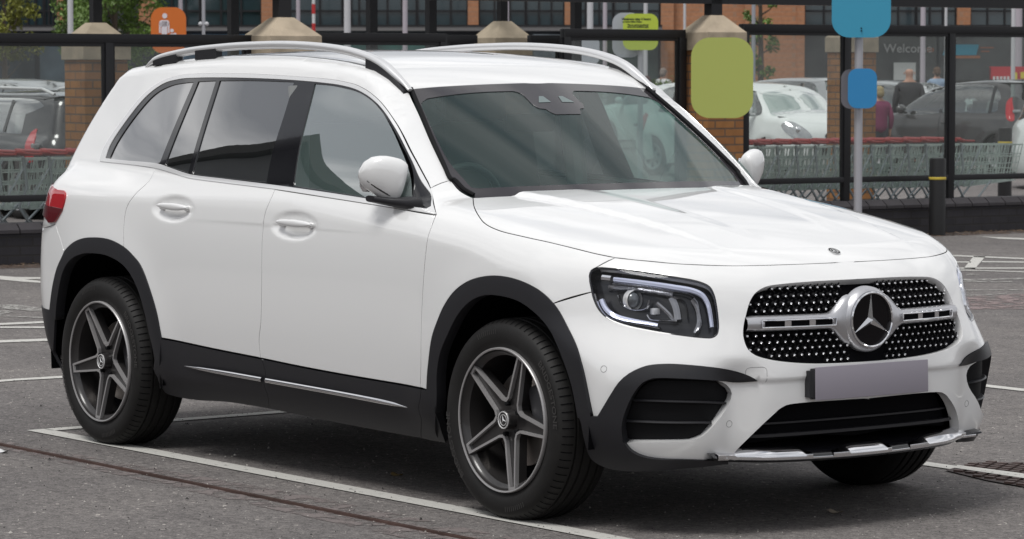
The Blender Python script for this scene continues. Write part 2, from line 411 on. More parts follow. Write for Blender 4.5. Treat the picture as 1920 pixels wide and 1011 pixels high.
# extra fall of the fender tops / haunch height along the car
def S_low(x, z):
    s = bz(z)-px_(x)
    for xc in (1.4145, -1.4145):
        d = np.hypot(x-xc, (z-.35)); s = s+.012*np.exp(-((d-.48)/.10)**2)*sstep((z-.2)/.2)
    return s
F0 = tab([.15, .24, .30, .36, .46, .56, .66, .74, .80, .86, .91, .96, 1.05], [2.20, 2.265, 2.290, 2.298, 2.302, 2.300, 2.294, 2.280, 2.262, 2.235, 2.200, 2.15, 2.02], .02)
def F_front(y, z):
    a = np.abs(y); return F0(z)-.009*sstep((.533-z)/.014)*sstep((.60-a)/.06)-.040*np.exp(-((a-.55)/.085)**2)*sstep((.62-z)/.10)-(.13+.13*sstep((z-.5)/.25))*a**2-(.05+.21*sstep((z-.5)/.25))*a**4
zc_ = tab([.6, .9, 1.06, 1.2, 1.4, 1.6, 1.8, 1.95, 2.08, 2.16, 2.22, 2.3], [1.165, 1.145, 1.128, 1.115, 1.088, 1.056, 1.018, .986, .955, .933, .912, .87], .04)
def T_top(x, y):
    a = np.abs(y); yr = np.interp(x, [.9, 2.1], [.56, .40])
    dome = .016*(1-sstep((a-yr)/.03))*sstep((2.15-x)/.5)
    yr2 = np.interp(x, [.9, 2.1], [.26, .16]); dome = dome-.007*(1-sstep((a-yr2)/.10))*sstep((2.1-x)/.5)
    return zc_(x)-.020*(a/.65)**2-.03*(a/.8)**6+dome-.005
R0 = tab([.15, .24, .32, .45, .60, .75, .88, .96, 1.05, 1.2, 1.35, 1.5], [-2.05, -2.12, -2.19, -2.26, -2.30, -2.30, -2.285, -2.265, -2.235, -2.15, -2.045, -1.93], .025)
gy = tab([.9, 1.04, 1.12, 1.2, 1.3, 1.4, 1.5, 1.58, 1.66], [.885, .862, .842, .815, .777, .736, .694, .662, .62], .03)
gx = tab([-2.3, -1.9, -1.5, -1.1, -.5, .2, .7, 1.1], [.035, .012, -.001, -.004, .002, .002, -.002, -.006], .08)
wk = lambda z: np.interp(z, [1.1, 1.5], [.45, .23])
def W_scr(y, z): return 1.055+(1.125-z)*1.62-(np.clip(z-1.125, 0, .5)**2)*.10-wk(z)*np.abs(y)**2
rz_ = tab([-2.0, -1.85, -1.7, -1.5, -1.2, -.9, -.6, -.3, 0., .2, .42, .6], [1.565, 1.585, 1.60, 1.618, 1.638, 1.648, 1.65, 1.643, 1.622, 1.592, 1.545, 1.49], .06)
def f_car(P):
    x, y, z = P[:, 0], P[:, 1], P[:, 2]; a = np.abs(y)
    side = a-S_low(x, z); fr = x-F_front(y, z); top = z-T_top(x, y); re = (R0(z)+.14*a**2+.16*a**4)-x
    low = smax(side, fr, .27); low = smax(low, top, .09); low = smax(low, re, .17)
    gs = a-(gy(z)-gx(x)-.022*np.clip(x+.1, -2.2, .8)**2); gw = (x-W_scr(y, z))*.525; rr = z-(rz_(x)-.022*(a/.62)**2-.006*(a/.62)**4); rw = ((-1.915+(1.5-z)*-.54+(z-1.22)**2*.5+.10*a**2)-x)*.82
    gh = smax(gs, gw, .03); gh = smax(gh, rw, .06); gh = smax(gh, rr, .04)
    gh = np.maximum(gh, .99-z)
    return smin(low, gh, .03)
car_sk = Skin(f_car)

f_glass = lambda P: np.abs(P[:, 1])-(gy(P[:, 2])-gx(P[:, 0])-.022*np.clip(P[:, 0]+.1, -2.2, .8)**2)
glass_sk = Skin(f_glass)

ws_sk = Skin(lambda P: (P[:, 0]-W_scr(P[:, 1], P[:, 2]))*.525)

def dent(x, z, cx, cz, ax, az, d):
    q = ((x-cx)/ax)**2+((z-cz)/az)**2; return d*np.exp(-q**3.2)
_S0 = S_low
def S_low(x, z):
    return _S0(x, z)-dent(x, z, -.857, 1.007, .138, .046, .021)-dent(x, z, .052, .974, .140, .048, .021)
car = empty('suv')
tag(car, 'large white SUV in the foreground with silver roof rails and a big three-pointed star grille', 'car')
sk = car_sk; WP = M['white_paint']; BP = M['black_plastic']
def mirror_u(h, ch):
    m = h[::-1].copy()
    if ch == 'top': m[:, 1] *= -1
    else: m[:, 0] *= -1
    return np.vstack([h, m])
# --- traced lines of the near flank
ch_out = [(188, 299), (193, 283), (202, 266), (235.5, 218.6), (269, 178), (303, 153), (336, 142), (370, 138.5), (420, 138), (471, 139), (520, 141.5), (572, 145), (608, 148), (640, 152.5), (673.6, 162), (707, 185), (741, 229), (774.5, 292.6), (801.5, 342)]
ch_low = [(188, 303.2), (240, 308.8), (291, 315.8), (320, 323.8), (353, 334), (420, 343.5), (520, 356), (640, 374.6), (740, 390.5), (818, 404)]
b_line = [(516, 355), (504.6, 380), (496, 404), (492, 441), (490.5, 528), (489, 602), (485.5, 640), (488.5, 671)]
r_door = [(291, 315), (279, 340), (262, 356), (249, 370), (237, 390.5), (232, 424), (232, 464.5)]
f_door = [(788, 727), (789, 676), (791, 575.5), (795, 508), (800, 458), (808, 427.5), (818, 403)]
arch_r = [(96, 582), (101, 542), (108, 510), (119.5, 472), (134.5, 457), (150, 449), (168, 446), (202, 449), (232, 464.5), (247, 479), (262, 498), (279, 542), (292.6, 589), (301, 633)]
arch_ri = [(104, 600), (106, 570), (116, 516), (124, 497), (134.5, 485), (150, 477), (168, 474.5), (202, 479.6), (235, 501), (255.6, 535), (269, 575), (279, 619), (290, 670), (302, 725)]
arch_f = [(803, 732), (804.5, 700), (806.5, 680), (810, 650), (815, 619), (828, 582), (848.5, 550), (875.5, 529), (909, 519), (943, 519), (976, 527.5), (1010, 545), (1037, 570), (1060.5, 609), (1080.6, 653), (1091, 690), (1110.5, 781)]
arch_fi = [(819, 830), (818, 760), (819, 700), (824, 665), (838, 629), (858.6, 589), (882, 564), (909, 553), (943, 555), (976, 566), (1006.6, 589), (1037, 629), (1057, 676), (1072, 722), (1084, 782)]
ws_edge = [(845, 338), (830, 308), (815, 276), (791, 218.6), (769.5, 168)]
tr = sk.trace; seam = .585
P_ws_top = sk.pix([(769.5, 168)])[0]
rear_edge = [(-1.79, -.585, 0), (-1.83, 0, 1.47), (-1.87, 0, 1.38), (-1.94, 0, 1.25), (-2.01, 0, 1.12)]
seam_pts = sk.chart('top', [(x, -seam) for x in np.linspace(P_ws_top[0]+.005, -1.79, 24)])
# --- near flank body panels (built again mirrored for the far flank)
uni = [tr('side', ch_out), tr('side', [(801.5, 342), (806, 353)], [(806, 353), (828, 343), (845, 338)], ws_edge), sk.inv('side', seam_pts),
       tr('side', ('u', [(-1.79, seam_pts[-1][2]), (-1.84, 1.465), (-1.885, 1.375), (-1.955, 1.25), (-2.02, 1.12), (-2.06, 1.04)])),
       tr('side', ('u', [(-2.06, 1.04), (-2.075, .93), (-2.04, .88)])), tr('side', [(104, 421), (111, 442), (119.5, 470)], arch_r[3:9], r_door[::-1][:], [(291, 315), (240, 308), (188, 302.7)])]
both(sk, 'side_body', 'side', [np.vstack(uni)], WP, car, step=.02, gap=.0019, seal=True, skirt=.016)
rd = np.vstack([tr('side', r_door), tr('side', arch_r[8:]), tr('side', [(301, 633), (400, 653.5), (488.5, 671)]), tr('side', b_line[::-1]), tr('side', [(516, 354.6), (420, 342.5), (353, 333), (320, 323), (291, 315)])])
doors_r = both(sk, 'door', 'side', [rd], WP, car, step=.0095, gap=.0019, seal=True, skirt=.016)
fd = np.vstack([tr('side', b_line), tr('side', [(488.5, 671), (560, 686), (640, 701), (788, 727)]), tr('side', f_door), tr('side', ch_low[6:][::-1])])
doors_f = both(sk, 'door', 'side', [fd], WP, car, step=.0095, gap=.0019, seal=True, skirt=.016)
hood_cut = [(887, 371.5), (889, 387), (897, 404), (909, 419), (936, 432.5), (976, 442.6), (1043.6, 457.7), (1111, 474.5), (1153, 483.6)]
fen = np.vstack([tr('obl', f_door), tr('obl', [(818, 403), (812, 375), (806, 353)], [(806, 353), (828, 343), (845, 338)], [(845, 338), (862, 358), (887, 371.5)], hood_cut),
      tr('obl', [(1153, 483.6), (1119, 501)], [(1119, 501), (1108.5, 506.7), (1104.4, 517.4), (1107.6, 540.5), (1109, 548)], [(1109, 548), (1038.6, 569)]), tr('obl', arch_f[:13][::-1])])
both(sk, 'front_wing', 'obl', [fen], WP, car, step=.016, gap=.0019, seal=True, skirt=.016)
# --- hood, windscreen, roof
hood_front = [(1153, 483.6), (1200, 488.5), (1280, 495.5), (1364, 498.5), (1420, 498), (1482, 496.2), (1540, 494), (1604, 491)]
h1 = np.vstack([[(1.122, 0.)], tr('top', ('u', [(1.122, 0.), (1.11, -.25), (1.07, -.45), (1.015, -.58), (.955, -.672)])), tr('top', hood_cut, hood_front)])
h1[-1, 1] = 0
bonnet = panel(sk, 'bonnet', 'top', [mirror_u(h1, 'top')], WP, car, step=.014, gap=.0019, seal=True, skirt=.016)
HC = h1[-1].copy()
wtop = [(769.5, 168), (820, 163.2), (875.5, 160), (940, 157.3), (985, 156)]
trw = ws_sk.trace
w1 = np.vstack([tr('top', ('u', [(1.155, 0.), (1.14, -.25), (1.09, -.45), (1.01, -.60), (.95, -.682)])), trw('top', [(887, 369), (862, 356), (845, 338)], ws_edge, wtop)]); XC = w1[-1, 0]+.002; w1 = np.vstack([w1, [(XC, 0.)]])
screen = panel(ws_sk, 'windscreen', 'top', [mirror_u(w1, 'top')], M['glass_screen'], car, step=.03, off=-.003, gap=.002)
wi = [tr('top', ('u', [(1.075, 0.)])), trw('top', [(1100, 344.5), (1044, 346.7), (960, 350), (900, 353)], [(900, 353), (884, 351), (872, 338)], [(872, 338), (842, 303), (815, 252), (795, 208)], [(795, 208), (790, 195), (801, 185)], [(801, 185), (875.5, 175), (963, 171)], [(963, 171), (976, 175), (988, 185), (1000, 197), (1012, 203.5), (1023, 204.5), (1034, 211), (1043, 214.5)])]
wi = np.vstack(wi); wi = np.vstack([wi, [(wi[-1, 0], 0.)]]); wi[0] = (ws_sk.pix([(1200, 342)])[0][0], 0)
panel(ws_sk, 'windscreen_border', 'top', [mirror_u(w1, 'top'), mirror_u(wi, 'top')], mat('glass_frit', (.035, .032, .036), rough=.12, spec=.5, coat=.4), car, step=.03, off=0., gap=.001, skirt=.004)
cw = trw('top', [(1010, 181), (1018, 181)], [(1018, 181), (1033, 192)], [(1033, 192), (1010, 193)], [(1010, 193), (1010, 181)])
both(ws_sk, 'camera_window', 'top', [cw], mat('camera_window', (.15, .19, .19), .2), car, step=.02, off=.0015, skirt=0)
for mr_ in (1, -1):
    q = spline(ws_sk.pix([(887, 367), (868, 356), (850, 338)]+ws_edge[:]), .03); q = q+ws_sk.grad(q)*.004; mb = MB(); mb.tube([(p[0]+.004, p[1]*mr_, p[2]) for p in q], .0085, 8); mb.build('screen_moulding', M['matt_black'], car, smooth=True)
r1 = np.vstack([[(XC+.004, 0.)], tr('top', wtop[::-1]), [(x, -seam) for x in np.linspace(P_ws_top[0], -1.79, 24)], tr('top', ('u', [(-1.79, -.585), (-1.855, -.5), (-1.90, -.3), (-1.915, 0.)]))])
panel(sk, 'roof', 'top', [mirror_u(r1, 'top')], WP, car, step=.03, gap=.0015)
# --- tail
rq = lambda pts: sk.inv('rear', np.asarray(pts, float))
t_edge = sk.chart('side', [(-1.79, seam_pts[-1][2]-.004), (-1.84, 1.465), (-1.885, 1.375), (-1.955, 1.25), (-2.02, 1.12), (-2.06, 1.04), (-2.075, .93), (-2.04, .88)])
tl = np.vstack([sk.inv('rear', sk.chart('top', [(-1.915, 0.), (-1.90, -.3), (-1.855, -.5)])), spline(sk.inv('rear', t_edge)), tr('rear', [(104, 421), (111, 442), (119.5, 470)], arch_r[:4][::-1], [(96, 582), (78, 572)]), [(-.2, -.02)], [(0., -.02)]])
# rear chart azimuth: near flank has negative y
panel(sk, 'tailgate', 'rear', [mirror_u(tl, 'rear')], WP, car, step=.03, gap=.0012)
lamp = tr('rear', [(122, 358.5), (124.5, 367), (119, 390), (110, 408), (104, 417)], [(104, 417), (94, 418)], ('u', [(-.38, .235), (-.36, .29), (-.38, .345)]), [(107, 356.5), (122, 358.5)], step=.015)
tail = both(sk, 'tail_light', 'rear', [lamp], M['lamp_red'], car, step=.012, off=.007, skirt=.02)
both(sk, 'tail_light_lower', 'rear', [tr('rear', [(119, 392), (110, 408), (104, 417)], [(104, 417), (94, 418)], ('u', [(-.40, .235), (-.40, .27)]), [(100, 388), (119, 392)], step=.015)], M['lamp_dark_red'], tail[0], step=.012, off=.0085, skirt=.004)  # lower part of the lens is a darker red
tb = np.vstack([tr('rear', [(78, 573), (96, 582)], [(96, 582), (104, 600)], ('x', sk.chart('side', [(-1.87, .36), (-1.84, .26)]))), sk.inv('rear', sk.chart('side', [(-1.9, .25), (-2.0, .25)])), [(0., -.43)]])
tb = np.vstack([[(0., -.035)], [(-.2, -.035)], tb])
panel(sk, 'rear_bumper', 'rear', [mirror_u(tb, 'rear')], BP, car, step=.03, off=.004)
# --- front bumper with its openings
HLo = [(1120, 502), (1108.5, 506.7), (1104.4, 517.4), (1105, 528), (1107.6, 540.5), (1113, 562), (1122.7, 581.5), (1138.7, 597), (1169, 609.5), (1222.4, 621), (1275.8, 629), (1320, 633.8), (1336, 633.4), (1344.5, 627.7), (1347.5, 615), (1344.5, 578), (1338.5, 551), (1330, 537), (1311, 528), (1258, 518), (1186.8, 507.3), (1142, 502.6)]
hl_full = sk.inv('front', sk.pix(HLo))
HL = spline(hl_full, .008, closed=True)
trimA = [(1124, 781), (1150, 736), (1163, 717), (1181.6, 701.7), (1213, 688), (1245, 684), (1280, 684.5), (1349, 691), (1394.6, 701.7), (1420.6, 713.8)]
trimB = [(1420.6, 713.8), (1384, 715.5), (1345, 714)]
intR = [(1345, 714), (1362, 722), (1371.5, 738), (1364, 762), (1340, 795), (1316, 819), (1292, 828)]
intB = [(1292, 828), (1230, 829.5), (1174, 830)]
trimC = [(1174, 830), (1183, 842), (1197, 851), (1215, 857), (1240, 860.5), (1300, 862.5), (1365, 864)]
lowL = [(1365, 864), (1384, 842), (1430, 797), (1460.6, 768.5)]
lowT = [(1460.6, 768.5), (1474, 760.7), (1495, 757), (1558, 752), (1630, 747.5)]
i0 = int(np.argmin(np.linalg.norm(HL-hl_full[0], axis=1))); i1 = int(np.argmin(np.linalg.norm(HL-sk.inv('front', sk.pix([(1109, 548)]))[0], axis=1)))
HLr = np.roll(HL, -i0, 0); k1 = (i1-i0) % len(HL); notch = HLr[k1:][::-1]      # over the top, round the far end and back under to the wing line
hcf = sk.inv('front', sk.chart('top', [HC]))
bmp = np.vstack([hcf, tr('front', hood_front[::-1], [(1153, 483.6), (1119, 501)]), notch, tr('front', [(1109, 548), (1038.6, 569)], arch_f[12:], trimA, trimB, intR, intB, trimC, lowL, lowT)])
bmp = np.vstack([bmp, [(0., bmp[-1][1])]]); bmp[0, 0] = 0
GRo = [(1624, 523), (1611.5, 523.5), (1534, 527.5), (1470, 532.7), (1440, 537), (1425, 543.5), (1414, 553), (1405.7, 568), (1399.3, 590.6), (1395, 610), (1394, 628), (1398, 645), (1404, 656), (1416, 665.5), (1444, 674), (1483, 679.3), (1524, 681.5), (1570, 681), (1612, 679)]
gr = tr('front', GRo, step=.012); gr = np.vstack([[(0., gr[0, 1]+.001)], gr[gr[:, 0] < -.004], [(0., gr[-1, 1])]])
GR = mirror_u(gr, 'front')
panel(sk, 'front_bumper', 'front', [mirror_u(bmp, 'front'), GR], WP, car, step=.013, gap=.0012, skirt=.035)
# grille
grille = panel(sk, 'grille', 'front', [GR], M['void_black'], car, step=.02, off=-.030, skirt=0)
# lower intake and side intakes
li = np.vstack([tr('front', lowL, lowT)]); li = np.vstack([li, [(0., li[-1, 1])]])
lob = tr('front', [(1560, 824), (1470, 834), (1395, 843)], off=0.); 
LI = mirror_u(np.vstack([[(0., (.292-.60)/1.13)], lob, li[li[:, 1] > lob[-1, 1]]]), 'front')
panel(sk, 'lower_grille', 'front', [LI], M['void_black'], car, step=.03, off=-.055, skirt=0)
si = np.vstack([tr('front', [(1171, 829.5), (1168, 805), (1176, 770), (1196, 732), (1213, 717), (1232, 711.5)], [(1232, 711.5), (1300, 712.5), (1345, 714)], intR, intB)])
intake = both(sk, 'side_intake', 'front', [si], M['matt_black'], car, step=.012, off=-.028, skirt=0)
trim_o = [(1420.6, 713.8)]
tw = np.vstack([tr('front', trimA[:], off=.006), tr('front', [(1420.6, 713.8), (1384, 716), (1345, 714.5)], [(1345, 714.5), (1300, 712), (1240, 710), (1225, 711)], [(1225, 711), (1207, 718), (1192, 735), (1176, 768), (1168, 800), (1171, 829)], trimC, [(1365, 864), (1366, 871)], [(1366, 871), (1300, 877), (1200, 881), (1135, 873), (1112, 858), (1100, 825), (1093, 790), (1089, 782)], [(1086, 782), (1110.5, 781), (1124, 781)], off=.010)])
both(sk, 'bumper_trim', 'front', [tw], BP, car, step=.014, off=lambda W, P: .006+.009*sstep((np.abs(W[:, 0])-.58)/.2), skirt=.045)
# wheel arch mouldings and sills
caf = np.vstack([tr('side', arch_f, off=.006), tr('side', arch_fi[::-1], off=.014)])
both(sk, 'arch_moulding', 'side', [caf], BP, car, step=.014, off=lambda W, P: .004+.012*sstep((.50-np.hypot(W[:, 0]-1.4145, W[:, 1]-.35))/.04), skirt=.045)
car_r = np.vstack([tr('side', arch_r, off=.006), tr('side', [(301, 633), (302, 690), (302, 725)], off=.008), tr('side', arch_ri[::-1], off=.014)])
both(sk, 'arch_moulding', 'side', [car_r], BP, car, step=.014, off=lambda W, P: .004+.012*sstep((.53-np.hypot(W[:, 0]+1.4145, W[:, 1]-.35))/.04), skirt=.045)
sill_top_r = [(285, 633), (301, 636), (400, 656.5), (488.5, 674)]; sill_top_f = [(488.5, 674), (560, 689), (640, 704), (788, 730), (803, 733), (819, 736)]
sill_r = np.vstack([tr('side', sill_top_r, off=.007), tr('side', [(489, 674), (495, 690), (500, 730), (503.5, 765)], off=.01), tr('side', [(503.5, 765), (427, 753), (371.5, 749.5), (345, 746), (323, 741), (307, 734), (300, 722)], off=.01), tr('side', [(300, 722), (290, 680), (285, 633)], off=.01)])
sillb = lambda W, P: .006+.014*sstep((W[:, 1]-.30)/.06)*sstep((.40-W[:, 1])/.05)
both(sk, 'sill', 'side', [sill_r], BP, car, step=.014, off=.007, gap=.001, bulge=lambda W, P: sillb(W, P)-.006, skirt=.03)
sill_f = np.vstack([tr('side', sill_top_f[:4], off=.007), tr('side', [(788, 730), (789, 770), (788, 820)], off=.01), tr('side', [(788, 820), (720, 808), (640, 793), (560, 777), (503.5, 765)], off=.01), tr('side', [(503.5, 765), (500, 730), (495, 690), (489, 674)], off=.01)])
both(sk, 'sill', 'side', [sill_f], BP, car, step=.014, off=.007, gap=.001, bulge=lambda W, P: sillb(W, P)-.006, skirt=.03)
sill_c = np.vstack([tr('side', [(788, 730), (803, 733), (819, 736)], off=.007), tr('side', [(819, 736), (820, 780), (834, 829)], off=.01), tr('side', [(834, 829), (810, 825), (788, 820)], off=.01), tr('side', [(788, 820), (789, 770), (788, 730)], off=.01)])
both(sk, 'wing_cladding', 'side', [sill_c], BP, car, step=.014, off=.007, gap=.001, bulge=lambda W, P: sillb(W, P)-.006, skirt=.03)
# --- side glass
def frame_panel(outer, holes, name, m, off, **kw):
    return both(sk, name, 'side', [outer]+holes, m, car, off=off, **kw)
gl_q = np.vstack([tr('side', [(205, 297.7), (218.6, 269), (255.6, 215), (289, 178), (319.5, 161), (345, 155.5), (363, 154)]), tr('side', [(363, 154), (299, 307.3)]), tr('side', [(299, 307.3), (250, 302.5), (205, 297.7)])])
gl_s = np.vstack([tr('side', [(371.7, 153), (405, 151.4)]), tr('side', [(405, 151.4), (353, 324.6)]), tr('side', [(353, 324.6), (330, 317), (309, 309.5)]), tr('side', [(309, 309.5), (371.7, 153)])])
gl_r = np.vstack([tr('side', [(412, 151.4), (470, 151), (551.6, 153.5)]), tr('side', [(551.6, 153.5), (533, 215), (510, 290), (500, 342)]), tr('side', [(500, 342), (430, 335), (360, 326.5)]), tr('side', [(360, 326.5), (412, 151.4)])])
gl_f = np.vstack([tr('side', [(590, 157), (615, 159), (640, 163.5), (673.6, 173.5), (707, 198.5), (737.5, 242), (762, 288)]), tr('side', [(762, 288), (772, 312), (776, 340), (772, 385)]), tr('side', [(772, 385), (700, 372.5), (640, 362.5), (550, 348.5)]), tr('side', [(550, 348.5), (562, 270), (578, 205), (590, 157)])])
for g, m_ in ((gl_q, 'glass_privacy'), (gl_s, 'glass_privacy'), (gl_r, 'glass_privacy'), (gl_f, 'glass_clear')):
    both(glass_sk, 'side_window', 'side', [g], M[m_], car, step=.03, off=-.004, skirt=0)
ch_in_t = [(198, 297.5), (207, 273), (240, 223), (273, 183), (305, 158.5), (336, 149), (370, 146.5), (420, 146), (471, 147), (520, 149), (572, 152.5), (608, 156), (640, 160.5), (673.6, 170.5), (708, 195), (739.5, 239), (770, 298), (791, 343), (808, 388)]
ch_in_b = [(808, 388), (800, 392), (740, 381.5), (640, 365), (520, 347.8), (420, 335.3), (356, 326.8), (325, 316.8), (296, 307), (240, 301.5), (198, 296.8)]
chi = np.vstack([tr('side', ch_in_t), tr('side', ch_in_b[1:])])
cho = np.vstack([tr('side', ch_out+[(812, 372), (818, 403)]), tr('side', ch_low[::-1][1:])])
both(sk, 'window_trim', 'side', [cho, chi], M['satin_chrome'], car, step=.05, off=.003, gap=.0008, skirt=.012)
both(sk, 'window_pillars', 'side', [chi, gl_q, gl_s, gl_r, gl_f], M['gloss_black'], car, step=.03, off=0., gap=0, skirt=.005)

# ---------------------------------------------------------------- wheels
def text_mesh(txt, size, depth=.0, bold=0.):
    cu_ = bpy.data.curves.new('lettering', 'FONT'); cu_.body = txt; cu_.size = size; cu_.extrude = depth; cu_.align_x = 'CENTER'; cu_.align_y = 'CENTER'; cu_.offset = bold; cu_.resolution_u = 3
    o = bpy.data.objects.new('lettering', cu_); COL.objects.link(o); dg = bpy.context.evaluated_depsgraph_get(); me = o.evaluated_get(dg).to_mesh()
    V = [v.co.copy() for v in me.vertices]; F = [tuple(p.vertices) for p in me.polygons]; bpy.data.objects.remove(o); bpy.data.curves.remove(cu_); return V, F
def star_mb(mb, c, r, ex, ey, en, h, w=.16, hub=0.):
    """three-pointed star: ridged arms; ex, ey span its plane, en its outward normal"""
    c = Vector(c); ex, ey, en = Vector(ex), Vector(ey), Vector(en)
    P = lambda a, q, k: c+(ex*math.sin(a)+ey*math.cos(a))*q*r+en*k*h
    for i in range(3):
        a = i*2*math.pi/3; l = P(a-math.pi/3, w, 0); rr = P(a+math.pi/3, w, 0); t = P(a, 1, .15); t0 = P(a, 1, 0); m = c+en*h
        mb.add([l, t, m, rr, t0], [(0, 1, 2), (2, 1, 3), (0, 4, 1), (1, 4, 3)])
RW = .353; YO = .0
def spoke_h(r): return -.012-.030*max(0., 1-r/.245)**1.1      # depth of the wheel face behind the lip
def make_wheel(ang, steer=0.):
    w = empty('wheel')
    T = MB(); prof = []
    # outer wall at y=0 is the widest point; tyre goes inwards to y=+.235 (local +y is towards the car)
    pr = [(.247, .016), (.254, .012), (.262, .010), (.272, .004), (.290, .000), (.310, .000), (.327, .005), (.336, .012), (.343, .022), (.3490, .034), (.3515, .045)]
    grooves = [.062, .098, .137, .173]
    for g in grooves: pr += [(.3530, g-.006), (.3455, g-.0045), (.3455, g+.0045), (.3530, g+.006)]
    pr += [(.3515, .190), (.349, .201), (.343, .213), (.327, .230), (.300, .235), (.27, .23), (.247, .219)]
    T.lathe(pr, 'Y', n=112)
    ty = T.build('tyre', M['tyre'], w, smooth=True, angle=32)
    # shoulder sipes and raised lettering on the rubber
    S_ = MB()
    for k in range(78):
        a = 2*math.pi*k/78; ca, sa = math.cos(a), math.sin(a)
        q = []
        for (r_, y_) in ((.3365, .0115), (.3445, .022), (.3505, .034), (.3530, .050)):
            for e in (-.0016, .0016): q.append(Vector(((r_+.0006)*math.cos(a+e/r_*1.), y_-.0004, (r_+.0006)*math.sin(a+e/r_))))
        S_.add(q, [(0, 1, 3, 2), (2, 3, 5, 4), (4, 5, 7, 6)])
    S_.build('tread_sipes', M['void_black'], ty)
    L_ = MB()
    for st, txt in ((R(22), 'BRIDGESTONE'), (R(202), 'BRIDGESTONE')):
        V, F = text_mesh(txt, .030, .0, .0006); W_ = []
        for v in V:
            a = st-v.x/.311*1.25+.0; r_ = .311+v.y; W_.append((r_*math.cos(a), -.0012, r_*math.sin(a)))
        L_.add(W_, F)
    for a0 in (R(95), R(275)):
        for k in range(10):
            a = a0+k*R(2.2); L_.add([Vector((r_*math.cos(a+e), -.0010, r_*math.sin(a+e))) for r_ in (.300, .318) for e in (0, R(.7))], [(0, 1, 3, 2)])
    L_.build('tyre_lettering', mat('rubber_lettering', (.040, .038, .037), rough=.5), ty)
    # rim barrel and lip
    B = MB(); B.lathe([(.2455, .002), (.2440, .012), (.238, .022), (.226, .030), (.222, .085), (.215, .15), (.228, .19), (.236, .215), (.25, .218)], 'Y', n=72)
    B.build('rim', M['rim_grey'], w, smooth=True, angle=40)
    Lp = MB(); Lp.lathe([(.2450, .004), (.2455, .0005), (.2505, -.0010), (.2530, .001), (.2535, .012)], 'Y', n=96); Lp.build('rim_lip', M['rim_cut'], w, smooth=True, angle=50)
    # spokes: a five-armed star with hollow V windows, dark body with machined edges
    D = MB(); C_ = MB(); rv, rt, ht = .066, .2435, .0190
    cut = []
    for i in range(5):
        a = ang+i*2*math.pi/5; nx = a+2*math.pi/5; mid = (a+nx)/2
        e1 = Vector((rt*math.cos(a), rt*math.sin(a)))+Vector((-math.sin(a), math.cos(a)))*ht
        e2 = Vector((rt*math.cos(nx), rt*math.sin(nx)))-Vector((-math.sin(nx), math.cos(nx)))*ht
        k1 = Vector((math.cos(mid-.21), math.sin(mid-.21)))*(rv+.016); v0 = Vector((math.cos(mid), math.sin(mid)))*(rv+.006); k2 = Vector((math.cos(mid+.21), math.sin(mid+.21)))*(rv+.016)
        cut.append((e1, k1, v0, k2, e2))
    def h2(p): return spoke_h(p.length)
    poly = []
    for i in range(5): poly += list(cut[i])
    # dark body: fan from hub over the star outline, with walls going inwards
    Vd = []; n = len(poly); c0 = Vector((0, spoke_h(0)+.008, 0))
    top = [Vector((p.x, -h2(p)+.013, p.y)) for p in poly]; bot = [Vector((p.x*.97, -h2(p)+.050, p.y*.97)) for p in poly]
    inner = [Vector((p.x*.55, .048, p.y*.55)) for p in poly]
    D.add([Vector((0, .052, 0))]+top, [(0, 1+i, 1+(i+1) % n) for i in range(n)]); D.add(top+bot, [(i, (i+1) % n, n+(i+1) % n, n+i) for i in range(n)])
    D.build('spokes', M['rim_grey'], w, smooth=False)
    def strip(pts, wd, up=.0016):
        """flat machined band along a polyline lying on the wheel face; the band grows towards the spoke's middle"""
        V = []; F = []; m = len(pts)
        for i, p in enumerate(pts):
            t = (pts[min(i+1, m-1)]-pts[max(i-1, 0)]).normalized(); nrm = Vector((-t.y, t.x)); 
            if nrm.dot(p) > 0 and i not in (0, m-1): nrm = -nrm
            V.append((p, nrm))
        return V
    for i in range(5):
        e1, k1, v0, k2, e2 = cut[i]
        pts = [e1, e1.lerp(k1, .5), k1, v0, k2, k2.lerp(e2, .5), e2]; ins = []
        a = ang+i*2*math.pi/5; nx = a+2*math.pi/5; mid = (a+nx)/2
        nA = -Vector((-math.sin(a), math.cos(a))); nB = Vector((-math.sin(nx), math.cos(nx)))
        d1 = (k1-e1).normalized(); pA = Vector((-d1.y, d1.x)); pA = pA if pA.dot(nA) > 0 else -pA
        d2 = (k2-e2).normalized(); pB = Vector((-d2.y, d2.x)); pB = pB if pB.dot(nB) > 0 else -pB
        cm = -Vector((math.cos(mid), math.sin(mid)))
        W_ = .0082; ins = [e1+pA*W_, e1.lerp(k1, .5)+pA*W_, k1+(pA+cm).normalized()*W_*1.15, v0+cm*W_*1.25, k2+(pB+cm).normalized()*W_*1.15, k2.lerp(e2, .5)+pB*W_, e2+pB*W_]
        V = [Vector((p.x, -h2(p)-.001, p.y)) for p in pts]+[Vector((p.x, -h2(p)-.001, p.y)) for p in ins]
        V += [v+Vector((0, .016, 0)) for v in V]; m = 7; F = []
        for j in range(m-1): F += [(j, j+1, m+j+1, m+j), (m+j, m+j+1, 3*m+j+1, 3*m+j), (j, j+1, 2*m+j+1, 2*m+j)]
        C_.add(V, F)
        # closing bar at the tip of the spoke
        f1 = cut[i][0]; f2 = cut[i-1][4]; dr = Vector((math.cos(a), math.sin(a)))
        q = [f1, f2, f2-dr*.009, f1-dr*.009]; V = [Vector((p.x, -h2(p)-.0012, p.y)) for p in q]; C_.add(V+[v+Vector((0, .008, 0)) for v in V], [(0, 1, 2, 3), (2, 3, 7, 6), (0, 1, 5, 4)])
    C_.build('machined_edges', M['rim_cut'], w)
    H = MB(); H.lathe([(.0, .012), (.028, .012), (.032, .016), (.034, .05)], 'Y', n=32)
    H.build('centre_cap', M['rim_grey'], w, smooth=True, angle=35)
